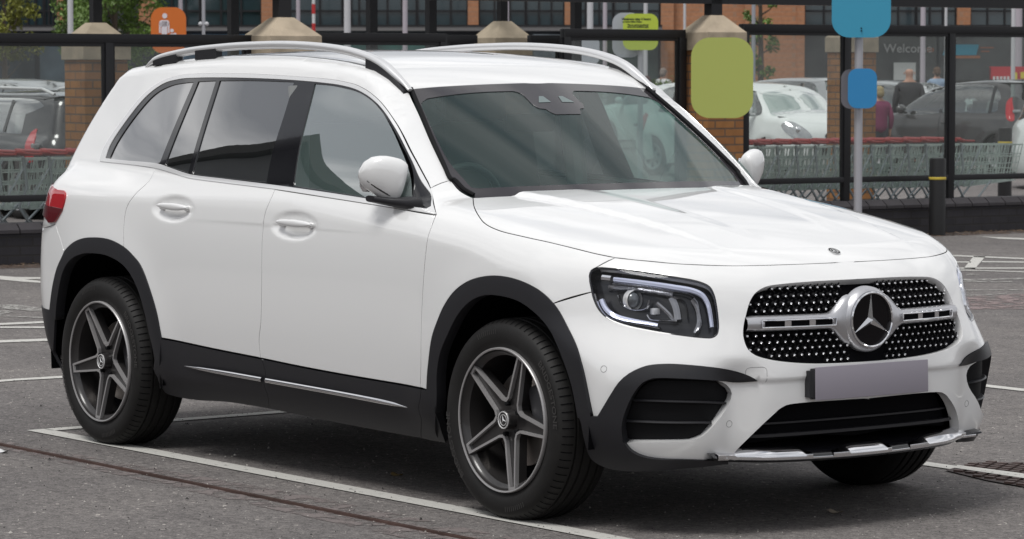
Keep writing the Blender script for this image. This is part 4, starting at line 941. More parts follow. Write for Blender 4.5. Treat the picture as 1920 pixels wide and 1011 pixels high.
# ================================================================ THE PLACE
# ---------------------------------------------------------------- ground and markings
def asphalt():
    m = bpy.data.materials.new('asphalt'); m.use_nodes = True; nt = m.node_tree; b = nt.nodes['Principled BSDF']; l = nt.links.new
    t = N(nt, 'ShaderNodeTexCoord'); b.inputs['Roughness'].default_value = .88; b.inputs['Specular IOR Level'].default_value = .25
    def ramp(src, stops):
        r = N(nt, 'ShaderNodeValToRGB'); e = r.color_ramp.elements
        while len(e) < len(stops): e.new(.5)
        for q, (p, c) in zip(e, stops): q.position = p; q.color = (*c, 1)
        l(src, r.inputs[0]); return r.outputs[0]
    def noise(sc, det=4, rg=.6):
        n = N(nt, 'ShaderNodeTexNoise'); n.inputs['Scale'].default_value = sc; n.inputs['Detail'].default_value = det; n.inputs['Roughness'].default_value = rg; l(t.outputs['Object'], n.inputs['Vector']); return n.outputs['Fac']
    def mix(a, b_, f, mode='MIX'):
        n = N(nt, 'ShaderNodeMix', data_type='RGBA'); n.blend_type = mode
        for s_, i in ((a, 6), (b_, 7), (f, 0)):
            if isinstance(s_, (tuple, float, int)): n.inputs[i].default_value = (*s_, 1) if isinstance(s_, tuple) else s_
            else: l(s_, n.inputs[i])
        return n.outputs[2]
    base = ramp(noise(140, 3, .7), [(.30, (.082, .078, .077)), (.50, (.148, .140, .137)), (.72, (.235, .225, .22))])
    v = N(nt, 'ShaderNodeTexVoronoi'); v.inputs['Scale'].default_value = 95; l(t.outputs['Object'], v.inputs['Vector'])
    chip = ramp(v.outputs['Color'], [(.0, (0, 0, 0)), (.90, (0, 0, 0)), (.97, (1, 1, 1))]); c = mix(base, (.50, .47, .44), chip)
    v2 = N(nt, 'ShaderNodeTexVoronoi'); v2.inputs['Scale'].default_value = 60; l(t.outputs['Object'], v2.inputs['Vector'])
    pit = ramp(v2.outputs['Distance'], [(.0, (.35, .35, .35)), (.40, (1.1, 1.1, 1.1))]); c = mix(c, pit, .85, 'MULTIPLY')
    c = mix(c, ramp(noise(30, 7, .85), [(.36, (.50, .50, .50)), (.5, (1, 1, 1)), (.64, (1.50, 1.49, 1.47))]), 1., 'MULTIPLY')
    big = ramp(noise(.55, 4, .55), [(.33, (.80, .79, .80)), (.68, (1.14, 1.12, 1.10))]); c = mix(c, big, 1., 'MULTIPLY')
    mid_ = ramp(noise(5.5, 5, .6), [(.33, (.86, .85, .85)), (.66, (1.10, 1.09, 1.08))]); c = mix(c, mid_, 1., 'MULTIPLY')
    l(c, b.inputs['Base Color'])
    bp = N(nt, 'ShaderNodeBump'); bp.inputs['Strength'].default_value = .9; bp.inputs['Distance'].default_value = .006; l(noise(130, 3, .7), bp.inputs['Height']); l(bp.outputs[0], b.inputs['Normal'])
    return m
M['asphalt'] = asphalt()
def sheetmesh(name, polys, m, z, parent=None, **tags):
    mb = MB()
    for p in polys: mb.add([(q[0], q[1], z) for q in p], [tuple(range(len(p)))])
    o = mb.build(name, m, parent)
    for p in o.data.polygons:
        if p.normal.z < 0: p.flip()
    return o
g = 700; tag(sheetmesh('ground', [[(-g, -g), (g, -g), (g, g), (-g, g)]], M['asphalt'], 0), kind='structure')
M['road_paint'] = mat('road_paint', (.48, .465, .43), rough=.75, bump=(180, .5, .003), var=(14, .30))
def worn(name, col, wear=.5, sc=30.):
    """painted marking worn through to the asphalt"""
    m = bpy.data.materials.new(name); m.use_nodes = True; nt = m.node_tree; b = nt.nodes['Principled BSDF']; l = nt.links.new; o = nt.nodes['Material Output']
    b.inputs['Base Color'].default_value = (*col, 1); b.inputs['Roughness'].default_value = .8
    t = N(nt, 'ShaderNodeTexCoord'); n = N(nt, 'ShaderNodeTexNoise'); n.inputs['Scale'].default_value = sc; n.inputs['Detail'].default_value = 8; n.inputs['Roughness'].default_value = .75; l(t.outputs['Object'], n.inputs['Vector'])
    r = N(nt, 'ShaderNodeValToRGB'); r.color_ramp.elements[0].position = wear-.04; r.color_ramp.elements[1].position = wear+.05; l(n.outputs['Fac'], r.inputs[0])
    n3 = N(nt, 'ShaderNodeTexNoise'); n3.inputs['Scale'].default_value = 160; l(t.outputs['Object'], n3.inputs['Vector']); mr = N(nt, 'ShaderNodeMapRange'); mr.inputs[3].default_value = .72; mr.inputs[4].default_value = 1.2; l(n3.outputs['Fac'], mr.inputs[0])
    vv = N(nt, 'ShaderNodeVectorMath', operation='SCALE'); vv.inputs[0].default_value = col; l(mr.outputs[0], vv.inputs['Scale']); l(vv.outputs[0], b.inputs['Base Color'])
    tr_ = N(nt, 'ShaderNodeBsdfTransparent'); ms = N(nt, 'ShaderNodeMixShader'); l(r.outputs[0], ms.inputs[0]); l(tr_.outputs[0], ms.inputs[1]); l(b.outputs[0], ms.inputs[2]); l(ms.outputs[0], o.inputs[0]); return m
M['bay_paint'] = worn('bay_paint', (.50, .49, .46), .37, 22)
M['faded_paint'] = worn('faded_paint', (.34, .33, .31), .49, 16)
def quad(p0, p1, w):
    p0, p1 = Vector(p0[:2]), Vector(p1[:2]); d = (p1-p0).normalized(); n = Vector((-d.y, d.x))*w/2; k = max(1, int((p1-p0).length/.5)); out = []
    A = [p0.lerp(p1, i/k)-n for i in range(k+1)]+[p0.lerp(p1, 1-i/k)+n for i in range(k+1)]; return A
def mk(name, lab, polys, m, z=.004):
    o = sheetmesh(name, polys, m, z); tag(o, kind='structure'); return o
mk('bay_marking', '', [quad((-2.06, -.868), (6.5, -.905), .095)], M['bay_paint'])
mk('bay_marking', '', [quad((-2.02, -.83), (-2.06, 1.34), .085), quad((-2.06, 1.49), (-1.8, 3.78), .085)], M['bay_paint'])
mk('bay_marking', '', [quad((-2.1, 1.42), (6.5, 1.33), .09)], M['bay_paint'])
mk('bay_marking', '', [quad((-2.1, 3.88), (6.5, 3.70), .09)], M['bay_paint'])
gp = lambda *p: [tuple(ground(q)[:2]) for q in p]
mk('road_marking', '', [gp((-40, 717), (30, 711.5), (118, 706), (118, 710), (30, 715), (-40, 721))], M['bay_paint'])
mk('road_marking', '', [gp((-40, 640.5), (90, 636), (90, 640.5), (-40, 645))], M['bay_paint'])
mk('road_marking', '', [gp((-40, 609), (90, 603), (90, 606.5), (-40, 612.5)), gp((-40, 613.5), (90, 613.5), (90, 616.5), (-40, 616))], M['bay_paint'])
mk('road_marking', '', [gp((-40, 571), (46, 573), (90, 582), (90, 586), (30, 582), (0, 579), (-40, 577)), gp((-40, 585), (20, 583), (28, 585), (0, 591), (25, 594), (90, 596), (90, 598.5), (0, 594), (-40, 593))], M['faded_paint'])
mk('road_marking', '', [gp((-40, 515), (30, 520.5), (85, 521), (85, 524), (45, 524.5), (85, 529), (85, 532), (40, 529), (-40, 521))], M['bay_paint'])
rs = lambda x, y: (1740+x/2.972, 420+y/2.972)
mk('road_marking', '', [gp(rs(290, 72), rs(540, 82), rs(700, 88), rs(700, 95), rs(540, 90), rs(400, 85))], M['bay_paint'])
mk('road_marking', '', [gp(rs(80, 173), rs(250, 180), rs(700, 200), rs(700, 206), rs(320, 190), rs(80, 179)), gp(rs(255, 182), rs(320, 184), rs(262, 252), rs(200, 250)), gp(rs(80, 211), rs(240, 212), rs(240, 218), rs(80, 217)), gp(rs(300, 210), rs(700, 214), rs(700, 220), rs(300, 216)), gp(rs(60, 246), rs(700, 246), rs(700, 252), rs(200, 252), rs(60, 252)), gp(rs(150, 256), rs(540, 268), rs(700, 272), rs(700, 278), rs(300, 264), rs(150, 262))], M['bay_paint'])
mk('road_marking', '', [gp(rs(210, 282), rs(280, 280), rs(285, 286), rs(215, 290)), gp(rs(90, 312), rs(300, 308), rs(700, 298), rs(700, 305), rs(300, 318), rs(90, 320)), gp(rs(90, 320), rs(470, 322), rs(470, 328), rs(90, 326)), gp(rs(100, 368), rs(540, 368), rs(540, 372), rs(100, 374))], M['faded_paint'])
mk('road_marking', '', [gp(rs(120, 400), rs(300, 396), rs(440, 388), rs(440, 391), rs(300, 401), rs(120, 405))], M['faded_paint'])
M['pink_patch'] = worn('pink_tarmac', (.23, .175, .17), .50, 7)
mk('tarmac_patch', '', [gp(rs(20, 405), rs(400, 400), rs(560, 385), rs(1200, 380), rs(1200, 470), rs(560, 475), rs(200, 480), rs(20, 470))], M['pink_patch'], .003)
M['seam'] = worn('tarmac_repair', (.165, .140, .135), .50, 9)
mk('tarmac_patch', '', [[(-3.2, -1.31), (-1.5, -1.32), (.5, -1.40), (2.6, -1.46), (2.6, -1.16), (.4, -1.10), (-1., -1.16), (-3.2, -1.2)]], M['seam'], .002)
# narrow rusty drain channel with its slot
rb = MB()
for a, b_, zt in ((-.022, -.008, .010), (.004, .015, .007)):
    V = []
    for i in range(41):
        x = -4+10*i/40; y = -1.247-.0075*(x+1.68)
        V += [(x, y+a, 0), (x, y+a, zt), (x, y+b_, zt-.002), (x, y+b_, 0)]
    rb.add(V, [(4*i+k, 4*i+k+1, 4*i+5+k, 4*i+4+k) for i in range(40) for k in range(3)])
dr = rb.build('drain_channel', mat('rusty_steel', (.085, .050, .042), rough=.7, metal=.25, var=(6, .35), bump=(120, .4, .002)))
tag(dr, 'narrow rusty steel drain channel running along the tarmac beside the white SUV', 'drain')
rb = MB(); V = []
for i in range(41): x = -4+10*i/40; y = -1.247-.0075*(x+1.68); V += [(x, y-.012, .0035), (x, y+.006, .0035)]
rb.add(V, [(2*i, 2*i+1, 2*i+3, 2*i+2) for i in range(40)]); rb.build('drain_slot', M['void_black'], dr)
# toothed iron cover on the right
ic = empty('iron_cover'); tag(ic, 'worn toothed iron service cover with a white line painted across it, right of the SUV', 'drain cover')
A_ = gp((1772, 884), (1835, 869), (1990, 872), (1990, 928), (1850, 903)); cm_ = mat('rusty_iron', (.085, .058, .052), rough=.65, metal=.4, var=(20, .3))
sheetmesh('cover_plate', [A_], mat('cover_base', (.045, .033, .031), .8), .0055, ic)
tb_ = MB(); polyA = np.array(A_)
for i in range(-30, 60):
    for j in range(-20, 20):
        cx_, cy_ = 1.6+i*.062+(.031 if j % 2 else 0), 1.5+j*.05
        if inside(polyA, np.array([[cx_, cy_]]))[0] and distpoly(polyA, np.array([[cx_, cy_]]))[0] > .012: tb_.box((cx_, cy_, .009), (.036, .03, .008), Matrix.Rotation(.35, 4, 'Z'))
to_ = tb_.build('cover_teeth', cm_, ic)
mk('bay_marking', '', [gp((1795, 878.5), (1900, 892), (1990, 905), (1990, 914), (1890, 899), (1790, 884))], M['bay_paint'], .0142)
# ---------------------------------------------------------------- trolley shelter
SN = np.array([.9972, -.0742, 0]); SD = -13.262; SDir = np.array([.0742, .9972, 0])      # plane of the wall face
SA = math.atan2(SDir[1], SDir[0])
def onshel(px, back=0.): return onplane(px, SN, SD-back)
def s_of(P): return float(np.dot(P, SDir))
S0_, S1_ = s_of(onshel((-60, 300))), s_of(onshel((1990, 300)))
def shelpt(s_, back, z): p = SN*(SD-back)+SDir*s_; return (p[0], p[1], z)
RS = Matrix.Rotation(SA, 4, 'Z')      # local x along the wall, local y to the back (+y = away from the camera's side is -n)
def sbox(mb, s0, s1, b0, b1, z0, z1, bev=0.):
    c = shelpt((s0+s1)/2, (b0+b1)/2, (z0+z1)/2); mb.box(c, (abs(s1-s0), abs(b1-b0), abs(z1-z0)), RS, bev); return mb
def brick(name, c1, c2, mortar, sc=1., bw=.225, rh=.075, ms=.008, rot=SA, var=.3):
    m = bpy.data.materials.new(name); m.use_nodes = True; nt = m.node_tree; b = nt.nodes['Principled BSDF']; l = nt.links.new; b.inputs['Roughness'].default_value = .85
    t = N(nt, 'ShaderNodeTexCoord'); sp = N(nt, 'ShaderNodeSeparateXYZ'); l(t.outputs['Object'], sp.inputs[0]); ge = N(nt, 'ShaderNodeNewGeometry')
    # run bricks along the face: horizontal coordinate is the sum of both plan coordinates, turned with the wall
    mp_ = N(nt, 'ShaderNodeMapping'); mp_.inputs['Rotation'].default_value = (0, 0, -rot); l(t.outputs['Object'], mp_.inputs[0]); s2 = N(nt, 'ShaderNodeSeparateXYZ'); l(mp_.outputs[0], s2.inputs[0])
    ad = N(nt, 'ShaderNodeMath', operation='ADD'); l(s2.outputs[0], ad.inputs[0]); l(s2.outputs[1], ad.inputs[1])
    cb = N(nt, 'ShaderNodeCombineXYZ'); l(ad.outputs[0], cb.inputs[0]); l(s2.outputs[2], cb.inputs[1])
    br = N(nt, 'ShaderNodeTexBrick'); br.inputs['Scale'].default_value = 1.; br.inputs['Brick Width'].default_value = bw; br.inputs['Row Height'].default_value = rh; br.inputs['Mortar Size'].default_value = ms
    br.inputs['Color1'].default_value = (*c1, 1); br.inputs['Color2'].default_value = (*c2, 1); br.inputs['Mortar'].default_value = (*mortar, 1); l(cb.outputs[0], br.inputs['Vector'])
    n = N(nt, 'ShaderNodeTexNoise'); n.inputs['Scale'].default_value = 9; n.inputs['Detail'].default_value = 6; l(t.outputs['Object'], n.inputs['Vector']); mr = N(nt, 'ShaderNodeMapRange'); mr.inputs[3].default_value = 1-var; mr.inputs[4].default_value = 1+var; l(n.outputs['Fac'], mr.inputs[0])
    vv = N(nt, 'ShaderNodeVectorMath', operation='SCALE'); l(br.outputs['Color'], vv.inputs[0]); l(mr.outputs[0], vv.inputs['Scale']); l(vv.outputs[0], b.inputs['Base Color'])
    bp = N(nt, 'ShaderNodeBump'); bp.inputs['Strength'].default_value = .5; bp.inputs['Distance'].default_value = .006; l(br.outputs['Fac'], bp.inputs['Height']); bp.invert = True; l(bp.outputs[0], b.inputs['Normal']); return m
M['blue_brick'] = brick('blue_brick', (.020, .019, .023), (.030, .028, .033), (.022, .020, .020))
M['orange_brick'] = brick('orange_brick', (.36, .165, .055), (.29, .125, .045), (.14, .09, .06))
M['store_brick'] = brick('store_brick', (.40, .19, .10), (.36, .165, .085), (.33, .19, .12), rot=YAW-math.pi/2, bw=.45, rh=.15, ms=.012)
M['frame_black'] = mat('frame_black', (.016, .016, .018), rough=.38, spec=.4)
M['stone'] = mat('cast_stone', (.40, .33, .245), rough=.85, bump=(60, .5, .004), var=(5, .22))
M['coping'] = mat('coping', (.040, .036, .040), rough=.6, var=(4, .2), bump=(50, .4, .004))
wall = empty('low_wall', shelpt((S0_+S1_)/2, .15, 0)); tag(wall, 'low wall of dark blue brick with bevelled coping under the glass trolley shelter', 'wall')
def pbuild(mb, name, m, parent, **kw):
    o = mb.build(name, m, parent, **kw)
    if parent is not None:
        bpy.context.view_layer.update(); o.matrix_parent_inverse = parent.matrix_world.inverted()
    return o
mb = MB(); sbox(mb, S0_-3, S1_+3, 0, .30, 0, .255); pbuild(mb, 'brickwork', M['blue_brick'], wall)
mb = MB(); s_ = S0_-3
while s_ < S1_+3:
    n0 = len(mb.V); w_ = .215
    V = [shelpt(s_+a, b_, z_) for a in (.006, w_-.006) for b_, z_ in ((-.018, .257), (-.018, .285), (.05, .335), (.26, .335), (.32, .285), (.32, .257))]
    mb.add(V, [(0, 1, 2, 3, 4, 5), (11, 10, 9, 8, 7, 6)]+[(k, (k+1) % 6, 6+(k+1) % 6, 6+k) for k in range(6)]); s_ += w_
pbuild(mb, 'coping_bricks', M['coping'], wall)
# leaf litter and grit along the foot of the wall
lit = MB(); 
for k in range(1500):
    s_ = nrg.uniform(S0_, S1_); d_ = -abs(nrg.normal(0, .30))-.02; p = Vector(shelpt(s_, d_, .006+nrg.uniform(0, .01))); r_ = nrg.uniform(.006, .022)*(.5+.8*nrg.rand()); a = nrg.uniform(0, 6.28)
    lit.add([p+Vector((r_*math.cos(a), r_*math.sin(a), 0)), p+Vector((-r_*.5*math.sin(a), r_*.5*math.cos(a), .004)), p-Vector((r_*math.cos(a), r_*math.sin(a), 0)), p+Vector((r_*.5*math.sin(a), -r_*.5*math.cos(a), .001))], [(0, 1, 2, 3)])
tag(lit.build('leaf_litter', mat('litter', (.20, .135, .085), rough=.9, var=(8, .6))), kind='stuff')
dq = MB(); dq.add([shelpt(S0_-2, -.45, .0025), shelpt(S1_+2, -.45, .0025), shelpt(S1_+2, .0, .0025), shelpt(S0_-2, .0, .0025)], [(0, 1, 2, 3)])
tag(dq.build('dirt_strip', worn('dirt', (.085, .058, .045), .47, 5)), kind='structure')
# glazed screens
gt = MB()
M['screen_glass'] = glass('screen_glass', (.88, .90, .89), refl=.9, ior=1.45)
def milky(name, col, fac, refl=.8):
    m = glass(name, (.90, .92, .91), refl=refl, ior=1.45); nt = m.node_tree; l = nt.links.new; o = [n for n in nt.nodes if n.type == 'OUTPUT_MATERIAL'][0]; src = o.inputs[0].links[0].from_socket
    d = N(nt, 'ShaderNodeBsdfDiffuse'); d.inputs[0].default_value = (*col, 1); t2 = N(nt, 'ShaderNodeBsdfTranslucent'); t2.inputs[0].default_value = (*col, 1); a = N(nt, 'ShaderNodeAddShader'); l(d.outputs[0], a.inputs[0]); l(t2.outputs[0], a.inputs[1])
    n = N(nt, 'ShaderNodeTexNoise'); n.inputs['Scale'].default_value = 1.5; n.inputs['Detail'].default_value = 7; t = N(nt, 'ShaderNodeTexCoord'); l(t.outputs['Object'], n.inputs[0]); mr = N(nt, 'ShaderNodeMapRange'); mr.inputs[3].default_value = fac*.5; mr.inputs[4].default_value = fac*1.5; l(n.outputs['Fac'], mr.inputs[0])
    ms = N(nt, 'ShaderNodeMixShader'); l(mr.outputs[0], ms.inputs[0]); l(src, ms.inputs[1]); l(a.outputs[0], ms.inputs[2]); l(ms.outputs[0], o.inputs[0]); return m
M['dirty_glass'] = milky('dirty_glass', (.32, .33, .32), .05)
def screen_bay(pxa, pxb, ztop, zbot, posts, back=.12, name='glass_screen', label=None, mull=None):
    sa, sb = s_of(onshel((pxa, 200), back)), s_of(onshel((pxb, 200), back)); c = shelpt((sa+sb)/2, back, 0); e = empty(name, c); tag(e, label, 'glass screen', 'glazed screens of the trolley shelter')
    f = MB(); sbox(f, sa, sb, back-.035, back+.035, ztop-.075, ztop, .004); sbox(f, sa+.03, sb-.03, back-.02, back+.02, ztop-.105, ztop-.0751); pbuild(f, 'top_rail', M['frame_black'], e, smooth=True, angle=30)
    f = MB(); sbox(f, sa, sb, back-.03, back+.03, zbot, zbot+.055, .004)
    pbuild(f, 'bottom_rail', M['frame_black'], e, smooth=True, angle=30)
    for p in posts:
        s_ = s_of(onshel((p, 200), back)); f = MB(); sbox(f, s_-.035, s_+.035, back-.034, back+.036, .32, ztop-.001, .004); sbox(f, s_-.055, s_+.055, back-.018, back+.018, zbot+.05, ztop-.08); pbuild(f, 'post', M['frame_black'], e, smooth=True, angle=30)
    g_ = MB(); sbox(g_, sa+.03, sb-.03, back-.003, back+.003, zbot+.05, ztop-.09); pbuild(g_, 'pane', M['dirty_glass'], e)
    return e
def hz(px, back): 
    P = onshel(px, back); return float(P[2])
zt1 = hz((100, 63), .12); zb1 = hz((60, 378), .12)
screen_bay(-220, 469, zt1, zb1, (-219, 203, 466), label='glazed black framed screen at the far left behind the back of the SUV')
screen_bay(593, 832, hz((700, 62), .12), zb1, (596, 829), label='glazed black framed screen seen above the middle of the SUV roof')
screen_bay(1056, 1281, hz((1170, 55), .12), zb1, (1060, 1276), label='glazed black framed screen with the lime notice showing above it')
screen_bay(1391, 2250, hz((1600, 47), .12), hz((1700, 340), .12), (1394, 1585, 1781, 2245), label='long glazed black framed screen in front of the trolleys at the right')
screen_bay(832, 892, hz((860, 66), .9), zb1, (834,), back=.9, label='narrow set-back black framed screen left of the small stone cap')
screen_bay(992, 1054, hz((1020, 66), .9), zb1, (1052,), back=.9, label='narrow set-back black framed screen right of the small stone cap')
def pier(px, back, w, ztop, label, post=True, postw=.12, dx=0.):
    s_ = s_of(onshel((px, 100), back)); c = shelpt(s_, back, 0); e = empty('brick_pier', c); tag(e, label, 'brick pier', 'brick piers with stone caps')
    h = w/2; pw = h*.90; zc0 = ztop-.155-.17
    b = MB(); sbox(b, s_-pw, s_+pw, back-pw, back+pw, 0, zc0); pbuild(b, 'brick_shaft', M['orange_brick'], e)
    b = MB(); sbox(b, s_-h, s_+h, back-h, back+h, zc0, zc0+.165, .006); t = h*.30
    V = [shelpt(s_+i*q, back+j*q, z_) for q, z_ in ((h, zc0+.165), (t, ztop)) for i, j in ((-1, -1), (1, -1), (1, 1), (-1, 1))]; b.add(V, [(0, 1, 5, 4), (1, 2, 6, 5), (2, 3, 7, 6), (3, 0, 4, 7), (4, 5, 6, 7)]); pbuild(b, 'stone_cap', M['stone'], e)
    if post:
        b = MB(); sbox(b, s_-postw/2+dx, s_+postw/2+dx, back-postw/2, back+postw/2, ztop-.01, 2.75); pbuild(b, 'roof_post', M['frame_black'], e)
    return e
pier(529, .0, .50, hz((529, 33), .0), 'brick pier with a broad stone cap standing above the left part of the SUV roof')
pier(1337, .0, .45, hz((1337, 29), .0), 'orange brick pier with stone cap that carries the lime rounded sign')
pier(180, 1.6, .46, hz((180, 43), 1.6), 'brick pier with stone cap behind the leftmost glass screen', postw=.085)
pier(942, 1.6, .42, hz((942, 40), 1.6), 'brick pier with a small stone cap above the middle of the SUV roof', postw=.075)
pier(1597, 4.2, .43, hz((1597, 44), 4.2), 'brick pier behind the blue signs, seen through the glass', post=False)
for px_0, bk in ((455, 2.2), (433, 2.2), (690, 3.), (810, 3.), (1076, 2.2)):
    pass
for i_, (p, bk, lab) in enumerate(((437, 1.6, 'slim black roof post between the orange sign and the broad stone cap'), (697, 1.6, 'slim black roof post left of centre above the SUV roof'), (808, 1.6, 'slim black roof post nearest the left side of the small stone cap'), (1080, 1.6, 'slim black roof post just left of the lime notice'))):
    s_ = s_of(onshel((p, 30), bk)); b = MB(); sbox(b, s_-.040, s_+.040, bk-.04, bk+.04, 0, 2.7); sbox(b, s_-.06, s_+.06, bk-.06, bk+.06, 0, .02); o = b.build('roof_post', M['frame_black']); tag(o, lab, 'post', 'slim roof posts of the shelter')
    r_ = MB()
beam = MB(); zb_ = hz((960, 2), .0); sbox(beam, S0_-3, S1_+3, -.06, .06, zb_, zb_+.22); sbox(beam, S0_-3, S1_+3, 4.3, 4.42, 2.75, 2.95)
for k in range(9):
    s_ = S0_-2+k*(S1_-S0_+4)/8; V = [shelpt(s_+a, b_, z_) for a in (-.03, .03) for b_, z_ in ((-.05, zb_+.05), (4.35, 2.85), (4.35, 2.95), (-.05, zb_+.21))]; beam.add(V, [(0, 1, 2, 3), (7, 6, 5, 4), (0, 4, 5, 1), (1, 5, 6, 2), (2, 6, 7, 3), (3, 7, 4, 0)])
cp = empty('shelter_canopy', shelpt((S0_+S1_)/2, 2, 0)); tag(cp, 'black steel canopy frame over the glass trolley shelter', 'canopy')
pbuild(beam, 'canopy_frame', M['frame_black'], cp)
rg = MB(); rg.add([shelpt(S0_-3, -.1, zb_+.24), shelpt(S1_+3, -.1, zb_+.24), shelpt(S1_+3, 4.4, 2.98), shelpt(S0_-3, 4.4, 2.98)], [(0, 1, 2, 3)]); pbuild(rg, 'roof_glazing', M['screen_glass'], cp)
# ---------------------------------------------------------------- shopping trolleys
M['zinc'] = mat('zinc_wire', (.50, .57, .54), rough=.38, metal=.35)
M['zinc_dark'] = mat('zinc_tube', (.34, .37, .39), rough=.35, metal=.6)
M['trolley_red'] = mat('trolley_red', (.30, .030, .030), rough=.4)
M['rubber'] = mat('castor_rubber', (.02, .02, .02), rough=.6)
def make_trolley():
    e = empty('shopping_trolley'); L, zr, zb = .86, .835, .42; w0, w1 = .27, .20
    f = MB(); r_ = .0052
    P = lambda t, h, sgn: Vector((.04+L*t*(1-.10*(1-h)) + .05*(1-h)*(1-t), sgn*(w0+(w1-w0)*t)*(.88+.12*h), zb+(zr-zb)*h*(1-.0*t)+.05*(1-h)*t))
    for sg in (-1, 1):
        for h in (0, .25, .5, .75, 1.): f.tube([P(0, h, sg), P(.5, h, sg), P(1, h, sg)], r_*(1.6 if h in (0, 1.) else 1), 4)
        for t in np.linspace(0, 1, 9): f.tube([P(t, 0, sg), P(t, 1, sg)], r_*.85, 4)
    for h in (0, .33, .66, 1.): f.tube([P(1, h, -1), P(1, h, 1)], r_*1.3, 4)
    for k in np.linspace(-1, 1, 9): f.tube([P(1, 0, 1)*1.0+Vector((0, (k-1)*P(1, 0, 1).y, 0)), P(1, 1, 1)+Vector((0, (k-1)*P(1, 1, 1).y, 0))], r_*.8, 4)
    for k in np.linspace(-.9, .9, 8): f.tube([Vector((P(0, 0, 1).x, k*P(0, 0, 1).y, zb)), Vector((P(1, 0, 1).x, k*P(1, 0, 1).y, zb+.05))], r_*.8, 4)
    f.build('basket', M['zinc'], e)
    c = MB()
    for sg in (-1, 1):
        c.tube([(.02, sg*.27, .86), (.05, sg*.27, .60), (-.02, sg*.26, .44), (.20, sg*.25, .13), (.80, sg*.19, .13)], .013, 7)
        c.tube([(.10, sg*.25, .14), (.46, sg*.22, .47)], .010, 6); c.tube([(.30, sg*.272, .84), (.06, sg*.262, .45)], .009, 5)
    c.tube([(.20, -.25, .13), (.20, .25, .13)], .012, 6); c.tube([(.80, -.19, .13), (.80, .19, .13)], .012, 6)
    c.build('chassis', M['zinc_dark'], e, smooth=True, angle=40)
    h = MB(); h.tube([(-.03, -.27, .90), (-.03, .27, .90)], .017, 8)
    for sg in (-1, 1): h.tube([(-.05, sg*.275, .895), (.0, sg*.275, .893), (.03, sg*.275, .883), (.09, sg*.27, .880), (.20, sg*.265, .878)], [.022, .026, .020, .012, .011], 8)
    h.build('handle', M['trolley_red'], e, smooth=True, angle=50)
    for x, y in ((.17, -.25), (.17, .25), (.80, -.18), (.80, .18)):
        k = MB(); k.lathe([(.0, -.016), (.052, -.016), (.06, -.009), (.06, .009), (.052, .016), (.0, .016)], 'Y', c=(x, y, .06), n=18); k.box((x, y, .115), (.03, .04, .035)); k.build('castor', M['rubber'], e, smooth=True, angle=40)
    return e
tro0 = make_trolley(); pitch = .232; TB = .95; sE = s_of(onshel((1893, 262), TB))-.9
used = False; k = 0; tz = hz((1700, 264), TB)
while True:
    s_ = sE-k*pitch; P = shelpt(s_, TB, 0); v = Vector(P)-Vector(CAMP); zz = v.dot(Vector(cf)); pxx = 960+FPX*v.dot(Vector(cr))/zz
    if pxx < -120: break
    if pxx > 1300 or pxx < 175:
        t = tro0 if not used else copy_tree(tro0); used = True; t.location = P; t.rotation_euler = (0, 0, SA)
        nth = ('second', 'third', 'fourth', 'fifth', 'sixth', 'seventh', 'eighth', 'ninth', 'tenth', 'eleventh', 'twelfth', 'thirteenth', 'fourteenth', 'fifteenth', 'sixteenth')
        if k == 0: lab = 'last shopping trolley at the right end of the row, its whole basket showing'
        elif pxx > 1300: lab = nth[k-1]+' shopping trolley from the right end of the nested row'
        else: nleft = globals().get('nleft', -1)+1; lab = (('',)+nth)[nleft]+' shopping trolley left of the SUV tail, nested in the row' if nleft else 'nested shopping trolley nearest the SUV tail on its left'
        tag(t, lab, 'shopping trolley', 'nested shopping trolleys')
    k += 1
# ---------------------------------------------------------------- signs, bollards
def rrect(w, h, r, n=8):
    out = []
    for cx_, cy_, a0 in ((w/2-r, h/2-r, 0), (-w/2+r, h/2-r, 90), (-w/2+r, -h/2+r, 180), (w/2-r, -h/2+r, 270)):
        for k in range(n+1): a = R(a0+90*k/n); out.append((cx_+r*math.cos(a), cy_+r*math.sin(a)))
    return out
def plate_at(mb, c, w, h, r, t, rz):
    """rounded upright plate; rz turns its normal (0 = facing +x)"""
    p = rrect(w, h, r); M4 = Matrix.Translation(Vector(c)) @ Matrix.Rotation(rz, 4, 'Z'); tmp = MB(); tmp.prism(p, -t/2, t/2, 'X'); mb.add([M4 @ Vector(v) for v in tmp.V], tmp.F); return M4
FACE = math.atan2(-cf[1], -cf[0])        # heading that looks back at the camera
def mpp(D): return D/FPX
M['lime'] = mat('lime_panel', (.40, .445, .115), rough=.5); M['sky_blue'] = mat('cyan_panel', (.045, .30, .46), rough=.45); M['blue'] = mat('blue_panel', (.030, .225, .48), rough=.45); M['pole_grey'] = mat('pole_grey', (.42, .42, .45), rough=.35, metal=.3)
Dg = 29.3; c = atdepth((1354, 146), Dg-.55); s = empty('rounded_sign', c); tag(s, 'blank lime green rounded rectangular sign fixed to the orange brick pier', 'sign')
b = MB(); plate_at(b, c, 114*mpp(Dg), 148*mpp(Dg), .17, .02, FACE-.10); pbuild(b, 'sign_face', M['lime'], s)
b = MB(); bk_ = Vector(c)-Vector((math.cos(FACE), math.sin(FACE), 0))*.09; 
for dz in (-.2, .2): b.box(bk_+Vector((0, 0, dz)), (.10, .30, .04), Matrix.Rotation(FACE, 4, 'Z'))
pbuild(b, 'sign_bracket', M['frame_black'], s)
Dp = 29.2; c = atdepth((1609, 300), Dp); s = empty('sign_post', (c[0], c[1], 0)); tag(s, 'grey pole with a large cyan panel and a smaller blue one, before the trolleys', 'sign post')
b = MB(); b.tube([(c[0], c[1], 0), (c[0], c[1], 2.6)], .038, 20); pbuild(b, 'pole', M['pole_grey'], s, smooth=True, angle=50)
